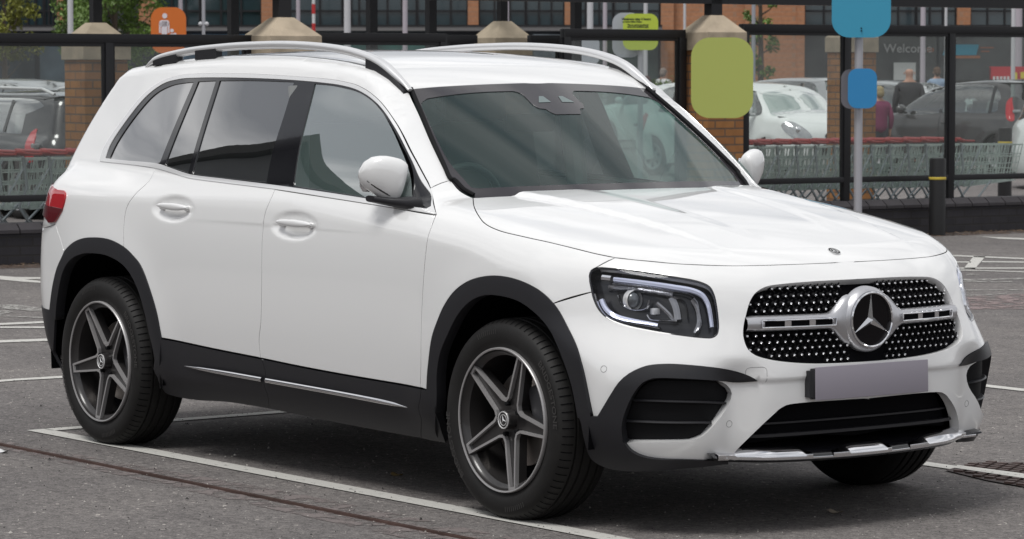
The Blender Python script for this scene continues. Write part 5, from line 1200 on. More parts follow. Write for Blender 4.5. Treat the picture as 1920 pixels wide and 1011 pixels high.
off_ = Vector((math.cos(FACE), math.sin(FACE), 0))
c1 = Vector(atdepth((1615, 10), Dp-.17)); b = MB(); plate_at(b, c1, 110*mpp(Dp), 120*mpp(Dp), .16, .012, FACE); pbuild(b, 'large_panel', M['sky_blue'], s)
b = MB()
for px_b, py_b in ((1615, 53), (1615, 58)):
    q = Vector(atdepth((px_b, py_b), Dp-.17)); b.sphere(q, .007, 8)
pbuild(b, 'panel_bolts', M['matt_black'], s)
c2 = Vector(atdepth((1617, 166), Dp-.13)); b = MB(); plate_at(b, c2, 54*mpp(Dp), 74*mpp(Dp), .085, .012, FACE); pbuild(b, 'small_panel', M['blue'], s)
c3 = Vector(atdepth((1602, 167), Dp+.06)); b = MB(); plate_at(b, c3, 50*mpp(Dp), 74*mpp(Dp), .085, .012, FACE); pbuild(b, 'back_panel', mat('panel_back', (.20, .195, .215), .5, metal=.3), s)
def bollard(px, py, D, h, r, lab, band=.74):
    c = atdepth((px, py), D); e = empty('bollard', (c[0], c[1], 0)); tag(e, lab, 'bollard', 'black bollards with a yellow band')
    b = MB(); b.lathe([(r, 0), (r, h-.02), (r*.93, h), (0, h+.004)], 'Z', c=(c[0], c[1], 0), n=28); pbuild(b, 'bollard_body', mat('bollard_black', (.013, .013, .014), .5), e, smooth=True, angle=40)
    b = MB(); b.lathe([(r+.002, h*band-.013), (r+.0035, h*band-.011), (r+.0035, h*band+.011), (r+.002, h*band+.013)], 'Z', c=(c[0], c[1], 0), n=28); pbuild(b, 'yellow_band', mat('band_yellow', (.55, .42, .06), .5), e, smooth=True, angle=40)
bollard(1757, 441, 30.75, .745, .080, 'black round bollard with a yellow band standing in front of the dark brick wall')
bollard(1884, 330, 39.0, .90, .085, 'black bollard with a yellow band beyond the end of the trolley row', .8)

for nm, cm, cnt, (ra, rb) in (('pale_grit', (.42, .40, .37), 2600, (.0016, .0045)), ('dark_grit', (.03, .028, .027), 2600, (.002, .005))):
    gr_ = MB()
    for k in range(cnt):
        x, y = nrg.uniform(-5, 5.5), nrg.uniform(-3.4, 3.); r_ = nrg.uniform(ra, rb)*(1 if nrg.rand() > .04 else 2.2); p = Vector((x, y, .004)); a = nrg.uniform(0, 3)
        e1 = Vector((math.cos(a), math.sin(a), 0))*r_; e2 = Vector((-math.sin(a), math.cos(a), 0))*r_*nrg.uniform(.5, 1); gr_.add([p+e1, p+e2, p-e1*nrg.uniform(.6, 1), p-e2, p+Vector((0, 0, r_*.9))], [(0, 1, 4), (1, 2, 4), (2, 3, 4), (3, 0, 4)])
    tag(gr_.build(nm, mat(nm, cm, .8)), kind='stuff')
for (px_l, lab, cm) in (((745, 893), 'dry yellowish leaf lying on the tarmac under the SUV sill', (.20, .14, .05)), ((1568, 963), 'small pale leaf lying on the tarmac in front of the SUV bumper', (.35, .30, .24)), ((6, 849), 'small white scrap lying beside the rusty drain channel at the left edge', (.6, .6, .6))):
    p = Vector(ground(px_l)); lf = MB(); n_ = 12; V = [p+Vector((.035*math.cos(2*math.pi*k/n_), .016*math.sin(2*math.pi*k/n_)*(1-.3*math.cos(2*math.pi*k/n_)), .008+.006*math.cos(4*math.pi*k/n_))) for k in range(n_)]; lf.add(V+[p+Vector((0, 0, .006))], [(k, (k+1) % n_, n_) for k in range(n_)])
    lf.tube([p+Vector((-.035, 0, .008)), p+Vector((-.055, .006, .006))], .0012, 5); tag(lf.build('fallen_leaf', mat('fallen_leaf', cm, .8)), lab, 'leaf' if 'leaf' in lab else 'scrap')

# ---------------------------------------------------------------- the cars behind
def make_bg_car(loc, rz, paint, label, L=3.9, W=1.68, H=1.50, hood=.95, belt=.92, wx=.95, ws_s=1.35, roof_f=.35, rear_s=.35, ov_f=.75, ov_r=.60, nose=.12, rails=False, red_high=False, cap='car', lights=True, estate=False):
    """x forwards; front axle at +wb/2. ws_s = run per rise of the windscreen"""
    wb = L-ov_f-ov_r; xf = wb/2+ov_f; xr = -wb/2-ov_r; hw = W/2; wx0 = wb/2-.10+(wx-.95)
    bz_ = tab([.15, .3, .5, .75, belt, belt+.12, belt+.3], [hw-.06, hw-.015, hw, hw-.003, hw-.05, hw-.10, hw-.2], .05)
    tp = tab([xr, xr+.3, wx0-.2, wx0, wx0+.3, xf-.25, xf-.05, xf+.1], [belt+.06, belt+.07, belt+.08, belt+.07, (belt+hood)/2+.02, hood-.10, hood-.2, hood-.32], .06)
    ff = tab([.15, .3, .5, .65, .8, .95], [xf-.07, xf-.01, xf, xf-.02, xf-.08, xf-.2], .05); rr_ = tab([.15, .3, .5, .7, .9, 1.2], [xr+.06, xr+.01, xr, xr+.03, xr+.08, xr+.18], .05)
    rt = tab([xr, xr+.25, xr+.8, roof_f-.6, roof_f, roof_f+.5], [H-.09, H-.045, H, H, H-.045, H-.17], .08)
    def f(P):
        x, y, z = P[:, 0], P[:, 1], P[:, 2]; a = np.abs(y)
        s_ = bz_(z)-.05*np.clip(x-(xf-.6), 0, 1)**2*3-.04*np.clip((xr+.6)-x, 0, 1)**2*3
        for xc in (wb/2, -wb/2): d = np.hypot(x-xc, z-.3); s_ = s_+.018*np.exp(-((d-.36)/.09)**2)
        low = smax(smax(a-s_, x-(ff(z)-.25*a**2), .22), z-(tp(x)-.08*a**2), .09); low = smax(low, (rr_(z)+.16*a**2)-x, .16)
        gs = a-(hw-.07-(z-belt)*.30-(z-belt)**2*.15-.05*np.clip(-x-.9, 0, 2)**2); sl = 1/math.hypot(1, ws_s)
        gw = (x-(wx0+.0+(belt+.05-z)*ws_s-.25*a**2))*sl; rw = ((xr+.14+(z-belt)*rear_s+.12*a**2)-x)/math.hypot(1, rear_s)
        gh = smax(smax(smax(gs, gw, .05), rw, .09), z-(rt(x)-.09*a**2), .07); gh = np.maximum(gh, belt-.05-z); return smin(low, gh, .03)
    k_ = Skin(f, (wb/2-.35, .5), (-wb/2+.35, .6)); e = empty('parked_car', loc, rz); tag(e, label, cap)
    def loop(q, st=.05): q = [np.asarray(p, float) for p in q]; return np.vstack([spline([q[i], q[(i+1) % len(q)]], st)[:-1] for i in range(len(q))])
    zt = H-.10; xw = lambda z: wx0+(belt+.05-z)*ws_s; xq = lambda z: xr+.14+(z-belt)*rear_s
    win = spline([(xw(belt+.06)-.20, belt+.045), (xw(belt+.25)-.13, belt+.25), (xw(zt)-.16, zt-.01), (0, zt+.015), (xq(zt)+.42, zt-.01), (xq(belt+.3)+.30, belt+.30), (xq(belt)+.34, belt+.11), (-.2, belt+.055)], .04, True)
    arch = lambda xc: np.array([(xc+.335*math.cos(a), .30+.335*math.sin(a)) for a in np.linspace(math.pi+.35, -.35, 22)])
    body = np.vstack([spline([(xf-.32, .30), (xf-.33, hood-.12)], .05), spline([(xf-.34, hood-.10), (wx0+.1, belt+.01), (xw(belt+.25), belt+.26), (xw(zt)-.02, zt+.02), (0, H-.055), (xr+.5, H-.075), (xq(H-.1)+.14, H-.12), (xq(belt+.2)+.12, belt+.2), (xr+.25, belt-.05)], .04), spline([(xr+.25, .3), (-wb/2-.34, .22)], .04), arch(-wb/2), spline([(-wb/2+.34, .2), (wb/2-.34, .2)], .05), arch(wb/2), [(wb/2+.34, .22)]])
    bo = panel(k_, 'body', 'side', [body, win], paint, e, step=.055); both_ = panel(k_, 'body', 'side', [body, win], paint, e, step=.055, mirror=True)
    for mr_ in (False, True): 
        panel(k_, 'side_window', 'side', [win], M['bg_glass'], e, step=.06, off=-.004, skirt=0, mirror=mr_)
        pb_ = MB(); 
        for xx in (.02, -.95):
            if xx < xq(belt+.3)+.45: continue
            V = [tuple(p) for p in k_.chart('side', [(xx-.03, belt+.05), (xx+.03, belt+.05), (xx-.03, zt+.0), (xx+.03, zt+.0)])]; V = [(v[0], v[1]*(-1 if mr_ else 1)+(.004 if mr_ else -.004), v[2]) for v in V]; pb_.add(V, [(0, 1, 3, 2)])
        q = k_.chart('side', [(.0, z_) for z_ in np.linspace(.25, belt, 9)])+np.array([0, -.002, 0]); q = q*np.array([1, -1, 1]) if mr_ else q; pb_.tube([tuple(p) for p in q], .005, 4)
        pb_.build('door_gap', M['gloss_black'], e)
        hn = MB(); yy = float(k_.chart('side', [(-.14, belt-.11)])[0][1])*(-1 if mr_ else 1); hn.box((-.14, yy*1.012, belt-.11), (.17, .03, .03), bev=.01); hn.build('door_handle', paint, e, smooth=True, angle=40)
        mi = MB(); ym = (hw+.02)*(1 if mr_ else -1); mi.sphere((xw(belt+.1)-.28, ym*1.07, belt+.10), .10, 12, (.6, 1.0, .75)); mi.box((xw(belt+.1)-.27, ym*.98, belt+.04), (.06, .10, .03)); mi.build('door_mirror', paint if cap == 'car' else paint, e, smooth=True, angle=60)
    rf = loop([(xf-.34, -(hw-.26)), (xf-.34, hw-.26), (wx0, hw-.12), (wx0, -(hw-.12))]); panel(k_, 'bonnet', 'top', [spline([(wx0-.02, -(hw-.17)), (wx0-.02, 0), (wx0-.02, hw-.17), (wb/2+.2, hw-.12), (xf-.30, hw-.22), (xf-.16, 0), (xf-.30, -(hw-.22)), (wb/2+.2, -(hw-.12))], .05, True)], paint, e, step=.06)
    ytop = hw-.07-(zt-belt)*.30-.10
    wsc = spline([(wx0+.01, -(hw-.16)), (wx0+.06, 0), (wx0+.01, hw-.16), ((wx0+xw(zt))/2, hw-.21), (xw(zt)+.01, ytop), (xw(zt)+.05, 0), (xw(zt)+.01, -ytop), ((wx0+xw(zt))/2, -(hw-.21))], .05, True)
    panel(k_, 'windscreen', 'top', [wsc], M['bg_glass'], e, step=.07, off=.003, skirt=0)
    fro = loop([(-1.2, -.28), (1.2, -.28), (1.2, (hood-.56)/.95), (-1.2, (hood-.56)/.95)]); lampo = spline([(-.50, .12), (-.62, .26), (-.82, .36), (-.92, .30), (-.80, .14), (-.62, .08)], .03, True)
    gro = spline([(-.42, -.14), (-.38, .0), (0, .02), (.38, .0), (.42, -.14), (0, -.20)], .03, True)
    panel(k_, 'front_bumper', 'front', [fro], paint, e, step=.06, off=-.001, skirt=0); panel(k_, 'grille', 'front', [gro], M['gloss_black'], e, step=.06, off=.003, skirt=0); panel(k_, 'grille', 'front', [spline([(-.3, .12), (-.28, .17), (0, .185), (.28, .17), (.3, .12), (0, .10)], .03, True)], M['gloss_black'], e, step=.06, off=.003, skirt=0)
    for mr_ in (False, True):
        hl_ = panel(k_, 'headlight', 'front', [lampo], M['bg_lamp'], e, step=.04, off=.004, skirt=.01, mirror=mr_)
        bb = MB(); c_ = k_.chart('front', [(-.68, .22)])[0]*np.array([1, -1 if mr_ else 1, 1]); bb.sphere(c_, .055, 12, (.4, 1, 1)); bb.build('bulb_bowl', M['chrome'], hl_, smooth=True)
        zz0 = (.62-.6, .98-.6) if not red_high else (.85-.6, 1.35-.6)
        a0_ = -.84; tl_ = spline([(a0_-.04, zz0[0]), (-.98, zz0[0]+.02), (-1.0, zz0[1]*.9), (-.90, zz0[1]), (a0_-.06, zz0[1]*.9)], .03, True)
        to = panel(k_, 'tail_light', 'rear', [tl_], M['lamp_red'], e, step=.04, off=.006, skirt=.01, mirror=mr_)
        wi_ = MB(); c_ = k_.chart('rear', [(-.82, (zz0[0]*.6+zz0[1]*.4))])[0]*np.array([1, -1 if mr_ else 1, 1]); wi_.box(c_+np.array([-.0, 0, 0]), (.05, .15, .05), bev=.01); wi_.build('reversing_lamp', M['bg_lamp'], to, smooth=True, angle=40)
    reo = loop([(-1.2, -.38), (1.2, -.38), (1.2, (H-.10-.6)/1.0), (-1.2, (H-.10-.6)/1.0)]); rwin = spline([(-.56, (belt+.10-.6)/1.0), (0, (belt+.09-.6)/1.), (.56, (belt+.10-.6)/1.), (.60, (H-.30-.6)/1.1), (.5, (H-.17-.6)/1.1), (0, (H-.15-.6)/1.1), (-.5, (H-.17-.6)/1.1), (-.60, (H-.30-.6)/1.1)], .04, True)
    panel(k_, 'tailgate', 'rear', [reo], paint, e, step=.06, off=-.001, skirt=0); panel(k_, 'rear_window', 'rear', [rwin], M['bg_glass_dark'], e, step=.06, off=.003, skirt=0)
    ro = spline([(xw(zt)-.0, -ytop), (xw(zt)+.05, 0), (xw(zt)-.0, ytop), (-.2, ytop+.03), (xr+.5, ytop), (xq(H-.1)+.12, ytop-.12), (xq(H-.1)+.05, 0), (xq(H-.1)+.12, -(ytop-.12)), (xr+.5, -ytop), (-.2, -(ytop+.03))], .05, True)
    panel(k_, 'roof', 'top', [ro], paint, e, step=.07, off=.001, skirt=0)
    if rails:
        for sg in (-1, 1): r_ = MB(); r_.tube([(xw(zt)-.15, sg*(ytop+.0), H-.06), (xw(zt)-.35, sg*(ytop+.01), H+.015), (-.2, sg*(ytop+.02), H+.035), (xr+.75, sg*(ytop+.01), H+.02), (xr+.5, sg*(ytop), H-.04)], .018, 8); r_.build('roof_rail', M['satin_chrome'], e, smooth=True)
    u = MB(); u.box((0, 0, .36), (wb-.75, W-.14, .25)); u.box((0, 0, .36), (L-.35, W-.75, .24)); u.build('underbody', M['void_black'], e)
    it = MB(); it.box((0, 0, .62), (wb+.1, W-.22, .40)); 
    for x_ in (.25, -.6):
        for y_ in (-.36, .36): it.box((x_-.2, y_, belt+.03), (.12, .45, .42), Matrix.Rotation(R(-12), 4, 'Y'), bev=.05); it.box((x_-.27, y_, belt+.31), (.09, .24, .15), bev=.04)
    it.box((wx0-.35, 0, belt-.06), (.5, W-.3, .14), bev=.04); it.build('cabin', M['interior'], e, smooth=True, angle=50)
    for xc in (wb/2, -wb/2):
        for sg in (-1, 1):
            w_ = empty('wheel', (xc, sg*(hw-.015), .30), 0 if sg < 0 else math.pi, e)
            t_ = MB(); t_.lathe([(.205, .01), (.225, .004), (.27, .0), (.292, .012), (.30, .035), (.30, .15), (.285, .18), (.205, .18)], 'Y', n=40); t_.build('tyre', M['tyre'], w_, smooth=True, angle=40)
            r_ = MB(); r_.lathe([(.0, .02), (.045, .012), (.06, .022), (.075, .03), (.16, .022), (.185, .008), (.205, .004), (.207, .02)], 'Y', n=40); r_.build('rim', M['bg_rim'], w_, smooth=True, angle=40)
            d_ = MB()
            for q in range(7):
                a = 2*math.pi*q/7+.2; V = [(r0*math.cos(a+da/r0*.1), .0185-.004*(r0-.09)/.08, r0*math.sin(a+da/r0*.1)) for r0, da in ((.09, -.10), (.09, .10), (.168, .30), (.168, -.30))]; V = [(v[0], v[1]-.006, v[2]) for v in V]; d_.add(V, [(0, 1, 2, 3)])
            d_.build('wheel_slots', M['matt_black'], w_)
    for xc in (wb/2, -wb/2):
        for sg in (-1, 1):
            h_ = MB(); V = []; F = []
            for q in range(17):
                a = -.4+3.94*q/16; V += [(xc+.345*math.cos(a), sg*(hw-.04), .3+.345*math.sin(a)), (xc+.345*math.cos(a), sg*(hw-.36), .3+.345*math.sin(a)), (xc, sg*(hw-.36), .25)]
            for q in range(16): F += [(3*q, 3*q+3, 3*q+4, 3*q+1), (3*q+1, 3*q+4, 3*q+2)]
            h_.add(V, F); h_.build('wheel_housing', M['matt_black'], e)
    return e
M['bg_glass'] = glass('bg_glass', (.62, .70, .67), refl=4.5, ior=1.5); M['bg_glass_dark'] = glass('bg_glass_dark', (.10, .11, .11), refl=2.4, ior=1.5)
M['bg_lamp'] = mat('bg_lamp', (.42, .43, .44), rough=.12, metal=.5, coat=1.); M['bg_rim'] = mat('bg_rim', (.42, .42, .43), rough=.35, metal=.5)
P_white = mat('paint_white', (.72, .75, .74), rough=.3, coat=.8); P_grey = mat('paint_dark_grey', (.060, .058, .060), rough=.28, metal=.3, coat=.9); P_silver = mat('paint_silver', (.42, .43, .44), rough=.3, metal=.5, coat=.8); P_black = mat('paint_black', (.022, .022, .025), rough=.25, coat=.9); P_pink = mat('paint_maroon', (.09, .02, .03), rough=.3, coat=.8)
def gpos(px, D): 
    y = 140+CAMP[2]*FPX/D*1.0; 
    for _ in range(3): P = atdepth((px, y), D); y += P[2]/D*FPX
    return (P[0], P[1], 0)
_c = gpos(104, 33.5); make_bg_car((_c[0]-2.25, _c[1]+.89, 0), R(180), P_black, 'black estate with silver roof rails and red tail lamp behind the leftmost glass', L=4.5, W=1.78, H=1.375, belt=.88, hood=.92, ws_s=1.6, roof_f=.2, rear_s=.42, ov_f=.9, ov_r=.85, rails=True)
make_bg_car(gpos(62, 60), R(4), P_silver, 'pale silver car seen far behind the roof of the black estate', L=4.2, H=1.47)
make_bg_car(gpos(1405, 48.5), R(2), P_white, 'white hatchback facing the camera between the lime sign and the brick pier', L=3.9, W=1.70, H=1.45, hood=.98, belt=.93, ws_s=1.15, roof_f=.55, ov_f=.72, wx=1.05)
make_bg_car(gpos(1480, 58), R(182), P_silver, 'silver car behind the bonnet of the white hatchback', L=4.1, W=1.7, H=1.50)
make_bg_car(gpos(1818, 51.), R(187), P_grey, 'dark grey small hatchback seen side on beyond the trolleys', L=3.45, W=1.63, H=1.475, belt=.90, hood=.93, ws_s=1.55, roof_f=-.05, rear_s=.20, ov_f=.68, ov_r=.43, red_high=True, wx=.92)
make_bg_car(gpos(1690, 62), R(8), P_silver, 'silver saloon mostly hidden behind the man in the dark jacket', L=4.3, H=1.44)
make_bg_car(gpos(2150, 43.5), R(48), P_white, 'white car cut off by the right edge with its silver wheel showing', L=3.9, W=1.7, H=1.50)
make_bg_car(gpos(1275, 66), R(185), P_white, 'white car far behind the glass to the left of the lime sign', L=4.0, H=1.38)
# ---------------------------------------------------------------- people behind the glass
M['skin'] = mat('skin', (.42, .23, .16), rough=.5)
def skinned(name, chains, m, parent, sub=1):
    """chains: lists of ((x, y, z), radius); chains share joints by position; the first point of the first chain is the root"""
    V = []; E = []; Rr = []; idx = {}
    for ch_ in chains:
        prev = None
        for (p, r_) in ch_:
            k = tuple(round(c, 4) for c in p)
            if k not in idx: idx[k] = len(V); V.append(p); Rr.append(r_)
            if prev is not None and prev != idx[k]: E.append((prev, idx[k]))
            prev = idx[k]
    me = bpy.data.meshes.new(name); me.from_pydata(V, E, []); o = bpy.data.objects.new(name, me); COL.objects.link(o)
    md = o.modifiers.new('skin', 'SKIN'); 
    for i, r_ in enumerate(Rr):
        sv_ = me.skin_vertices[0].data[i]; sv_.radius = (r_, r_) if not isinstance(r_, tuple) else r_; sv_.use_root = (i == 0)
    ss = o.modifiers.new('sub', 'SUBSURF'); ss.levels = sub; ss.render_levels = sub
    dg = bpy.context.evaluated_depsgraph_get(); m2 = bpy.data.meshes.new_from_object(o.evaluated_get(dg)); bpy.data.objects.remove(o)
    m2.materials.clear(); m2.materials.append(m); m2.polygons.foreach_set('use_smooth', [True]*len(m2.polygons)); q = bpy.data.objects.new(name, m2); return link(q, parent)
def person(px, D, heading, label, top, legs, hair=None, h=1.72, stride=.10, bald=False):
    loc = gpos(px, D); e = empty('person', loc, heading); tag(e, label, 'person'); s = h/1.72
    c = lambda x, y, z: (x*s, y*s, z*s)
    arms = []
    ch = [[(c(0, 0, .93), .095*s), (c(0, 0, 1.10), .09*s), (c(0, 0, 1.28), .10*s), (c(0, 0, 1.40), .08*s), (c(.005, 0, 1.47), .055*s), (c(.012, 0, 1.54), .058*s), (c(.02, 0, 1.61), .088*s), (c(.015, 0, 1.68), .070*s)]]
    for sg in (-1, 1):
        ch.append([(c(0, 0, 1.40), .08*s), (c(0, sg*.17, 1.39), .062*s), (c(-.02+.05*sg, sg*.23, 1.12), .047*s), (c(.06+.06*sg, sg*.235, .88), .033*s), (c(.08+.06*sg, sg*.235, .80), .032*s)])
        for k, (dx, ln) in enumerate(((-.03, .07), (-.01, .085), (.012, .09), (.032, .08))):
            ch.append([(c(.08+.06*sg, sg*.235, .80), .032*s), (c(.08+.06*sg+dx, sg*.233, .765), .011*s), (c(.09+.06*sg+dx, sg*.228, .80-ln), .009*s)])
        ch.append([(c(.08+.06*sg, sg*.235, .80), .032*s), (c(.12+.06*sg, sg*.215, .785), .012*s), (c(.135+.06*sg, sg*.21, .755), .010*s)])
        ch.append([(c(0, 0, .93), .095*s), (c(0, sg*.09, .88), .075*s), (c(.03+sg*stride*.5, sg*.10, .50), .052*s), (c(-.01+sg*stride, sg*.10, .09), .042*s), (c(.13+sg*stride, sg*.11, .04), .035*s)])
    skinned('body', ch, M['skin'], e)
    jk = [[(c(0, 0, .78), (.17*s, .20*s)), (c(0, 0, .95), (.17*s, .20*s)), (c(0, 0, 1.10), (.16*s, .19*s)), (c(0, 0, 1.28), (.16*s, .21*s)), (c(0, 0, 1.40), .125*s), (c(0, 0, 1.455), .07*s)]]
    for sg in (-1, 1): jk.append([(c(0, 0, 1.40), .125*s), (c(0, sg*.18, 1.385), .078*s), (c(-.02+.05*sg, sg*.235, 1.12), .062*s), (c(.06+.06*sg, sg*.238, .88), .048*s)])
    skinned('jacket', jk, top, e)
    tr_ = [[(c(0, 0, 1.02), .15*s), (c(0, 0, .90), .15*s)]]
    for sg in (-1, 1): tr_.append([(c(0, 0, .90), .15*s), (c(0, sg*.09, .84), .12*s), (c(.03+sg*stride*.5, sg*.10, .50), .078*s), (c(-.01+sg*stride, sg*.10, .09), .062*s)])
    skinned('trousers', tr_, legs, e)
    sh = MB()
    for sg in (-1, 1): sh.box(c(.07+sg*stride, sg*.105, .045), (.27, .10, .09), bev=.035)
    sh.build('shoes', M['matt_black'], e, smooth=True, angle=50)
    if not bald:
        hr = MB(); hr.sphere(c(.005, 0, 1.655), .105*s, 14, (1., .92, .95)); hr.sphere(c(-.045, 0, 1.60), .085*s, 12, (.8, 1., 1.1)); hr.build('hair', hair or M['matt_black'], e, smooth=True)
    fc_ = MB()
    for sg in (-1, 1): fc_.sphere(c(.100, sg*.032, 1.615), .010, 8); 
    fc_.build('eyes', M['matt_black'], e, smooth=True)
    ns = MB(); ns.sphere(c(.108, 0, 1.588), .016*s, 8, (1, .8, 1.3)); 
    for sg in (-1, 1): ns.sphere(c(.01, sg*.092, 1.60), .026*s, 8, (.6, .4, 1))
    ns.build('nose_and_ears', M['skin'], e, smooth=True)
    return e
cl = lambda n, c_: mat(n, c_, rough=.85)
dark_j = cl('jacket_dark', (.035, .034, .038)); tro_ = cl('trousers_dark', (.05, .05, .06))
person(1704, 54, R(146), 'bald man in a dark jacket walking away behind the dark grey hatchback', dark_j, tro_, bald=True, h=1.69)
person(1756, 82, R(150), 'distant person in a light blue shirt beyond the dark grey hatchback', cl('shirt_blue', (.25, .33, .45)), tro_, cl('hair_brown', (.08, .04, .02)), h=1.72)
person(1648, 50, R(160), 'person in a magenta top beside the brick pier behind the blue signs', cl('top_magenta', (.17, .03, .08)), tro_, cl('hair_fair', (.30, .24, .13)), h=1.35)
person(1243, 86, R(120), 'person in a white shirt far behind the glass left of the lime sign', cl('shirt_white', (.6, .6, .6)), tro_, cl('hair_grey', (.2, .16, .14)), h=1.70)
person(1213, 70, R(150), 'dark haired person just behind the SUV roof rail', cl('coat_brown', (.10, .05, .05)), tro_, cl('hair_dark', (.06, .03, .03)), h=1.50)
# ---------------------------------------------------------------- the stores across the car park
FZ = YAW-math.pi/2       # local x runs to the right of the view
DS = 104.
def at_store(px, dD=0.): 
    P = atdepth((px, 140), DS+dD); return P
sx = lambda px: (px-960)*DS/FPX
szz = lambda py: 1.546+(140-py)*DS/FPX
store = empty('store_building', tuple(CAMP[:2]+(cf[:2]/np.linalg.norm(cf[:2]))*DS)+(0,), FZ)
tag(store, 'long two-storey retail building of orange brick and dark glazing across the car park', 'building')
def sb(mb, x0, x1, z0, z1, d0=0., d1=.4): return mb.box(((x0+x1)/2, (d0+d1)/2, (z0+z1)/2), (abs(x1-x0), abs(d1-d0), abs(z1-z0)))
mb = MB(); sb(mb, sx(-300), sx(2300), 0, 9.5, 1.0, 12); mb.build('rear_wall', mat('store_dark', (.028, .032, .040), .6, var=(.4, .35)), store)
mb = MB(); sb(mb, sx(-300), sx(2300), 9.5, 9.9, -.4, 12); mb.build('roof', M['frame_black'], store)
for i_, (a, b) in enumerate(((105, 118), (258, 292), (489, 514), (688, 697), (877, 897), (1059, 1072), (1797, 1822), (1240, 1264), (1264, 1398), (1398, 1496), (-100, -70))):
    mb = MB(); sb(mb, sx(a), sx(b), 0 if i_ > 6 else szz(48), 9.5, .55 if i_ != 8 else .75, 1.0 if i_ != 8 else 1.0); mb.build('brick_column', M['store_brick'], store)
mb = MB(); sb(mb, sx(1496), sx(1510), 0, 9.5, .5, .99); mb.build('brick_column', M['store_brick'], store)
for a, b in ((-300, 1240), (1510, 2300)):
    mb = MB(); sb(mb, sx(a), sx(b), szz(58), szz(49), -.3, .52); mb.build('fascia_band', mat('store_fascia', (.16, .155, .155), .6), store)
    mb = MB(); sb(mb, sx(a), sx(b), szz(50), szz(47), -.32, .53); mb.build('fascia_trim', M['frame_black'], store)
SG = mat('store_glass', (.022, .040, .048), rough=.08, spec=.6, coat=.4)
wpx = [(-100, 30), (32, 78), (80, 104), (119, 190), (293, 372), (374, 488), (515, 640), (642, 687), (698, 780), (782, 876), (898, 985), (987, 1058), (1073, 1150), (1152, 1238), (1511, 1620), (1622, 1720), (1722, 1796), (1823, 1920), (1922, 2020)]
for i_, (a, b) in enumerate(wpx):
    mb = MB(); sb(mb, sx(a), sx(b), szz(47), 6.5, .80, .98); o = mb.build('window', SG, store)
    mb = MB()
    for q in np.linspace(a, b, 4): sb(mb, sx(q)-.03, sx(q)+.03, szz(47), 6.5, .74, .80)
    for z_ in (szz(20), szz(-20)): sb(mb, sx(a), sx(b), z_-.03, z_+.03, .745, .795)
    mb.build('glazing_bars', M['frame_black'], o)
for i_, (a, b, c_) in enumerate(((-60, 60, (.035, .05, .06)), (70, 130, (.09, .13, .16)), (330, 560, (.06, .14, .24)), (560, 830, (.05, .17, .15)), (1000, 1060, (.22, .26, .30)), (1080, 1235, (.035, .06, .055)), (1510, 1640, (.05, .05, .05)), (1640, 1760, (.055, .060, .055)), (1765, 1990, (.045, .05, .05)))):
    mb = MB(); sb(mb, sx(a), sx(b), 0, szz(64), .78, .97); mb.build('shop_front', mat('shop_front', c_, .25, coat=.3, var=(1.1, .5)), store)
def lettering(txt, px, py, hpx, D_, m, name, parent, cx=None, dd=-.02):
    V, F = text_mesh(txt, hpx*DS/FPX*1.35, .01, .003); mb = MB(); mb.add([(sx(px)+v.x, dd-v.z, szz(py)+v.y) for v in V], F); return mb.build(name, m, parent)
lettering('Welcome', 1705, 91, 17, DS, mat('letter_grey', (.55, .55, .54), .5), 'welcome_lettering', store, dd=.60)
mb = MB(); sb(mb, sx(1735), sx(1760), szz(98), szz(84), .60, .62); 
lettering('to', 1747, 92, 12, DS, mat('letter_orange', (.50, .14, .04), .5), 'store_lettering', store, dd=.60)
mb = MB(); c_ = [(sx(1770), szz(103)), (sx(1833), szz(103)), (sx(1838), szz(83)), (sx(1776), szz(83))]; mb.prism([(x, z) for x, z in c_], .55, .60, 'Y'); mb.build('cyan_fascia_sign', mat('cyan_sign', (.03, .38, .55), .5), store)
mb = MB(); sb(mb, sx(1788), sx(1840), szz(109), szz(104), .5, .6); mb.build('orange_strip', mat('orange_strip', (.45, .17, .07), .5), store)
mb = MB(); sb(mb, sx(1840), sx(1866), szz(90), szz(88), .58, .60); sb(mb, sx(1842), sx(1858), szz(97), szz(95), .58, .6); mb.build('sign_rule', bpy.data.materials['letter_orange'], store)
mb = MB(); sb(mb, sx(1676), sx(1717), szz(150), szz(117), .2, .3); mb.build('white_notice', mat('white_board', (.45, .46, .45), .6), store)
rb_ = empty('red_banner', at_store(1900, -14), FZ); tag(rb_, 'red banner with white and yellow marks behind the dark grey hatchback', 'banner')
D9 = DS-14; mb = MB(); mb.box((-.0, 0, (140-137)*D9/FPX), (90*D9/FPX, .05, 24*D9/FPX)); mb.build('banner_cloth', mat('banner_red', (.42, .02, .03), .6), rb_)
mb = MB(); mb.box((.05, -.05, -.05), (.10, .02, .22)); mb.box((.35, -.05, -.02), (.30, .02, .18)); mb.build('banner_yellow', mat('banner_yellow', (.6, .5, .05), .6), rb_)
mb = MB(); 
for q in range(5): mb.box((-.55+q*.10, -.05, -.10), (.06, .02, .10))
mb.build('banner_white', mat('banner_white', (.6, .6, .6), .6), rb_)
for sg in (-1, 1):
    mb = MB(); mb.box((sg*.66, .0, -.75), (.05, .05, 1.9)); mb.build('banner_leg', M['frame_black'], rb_)
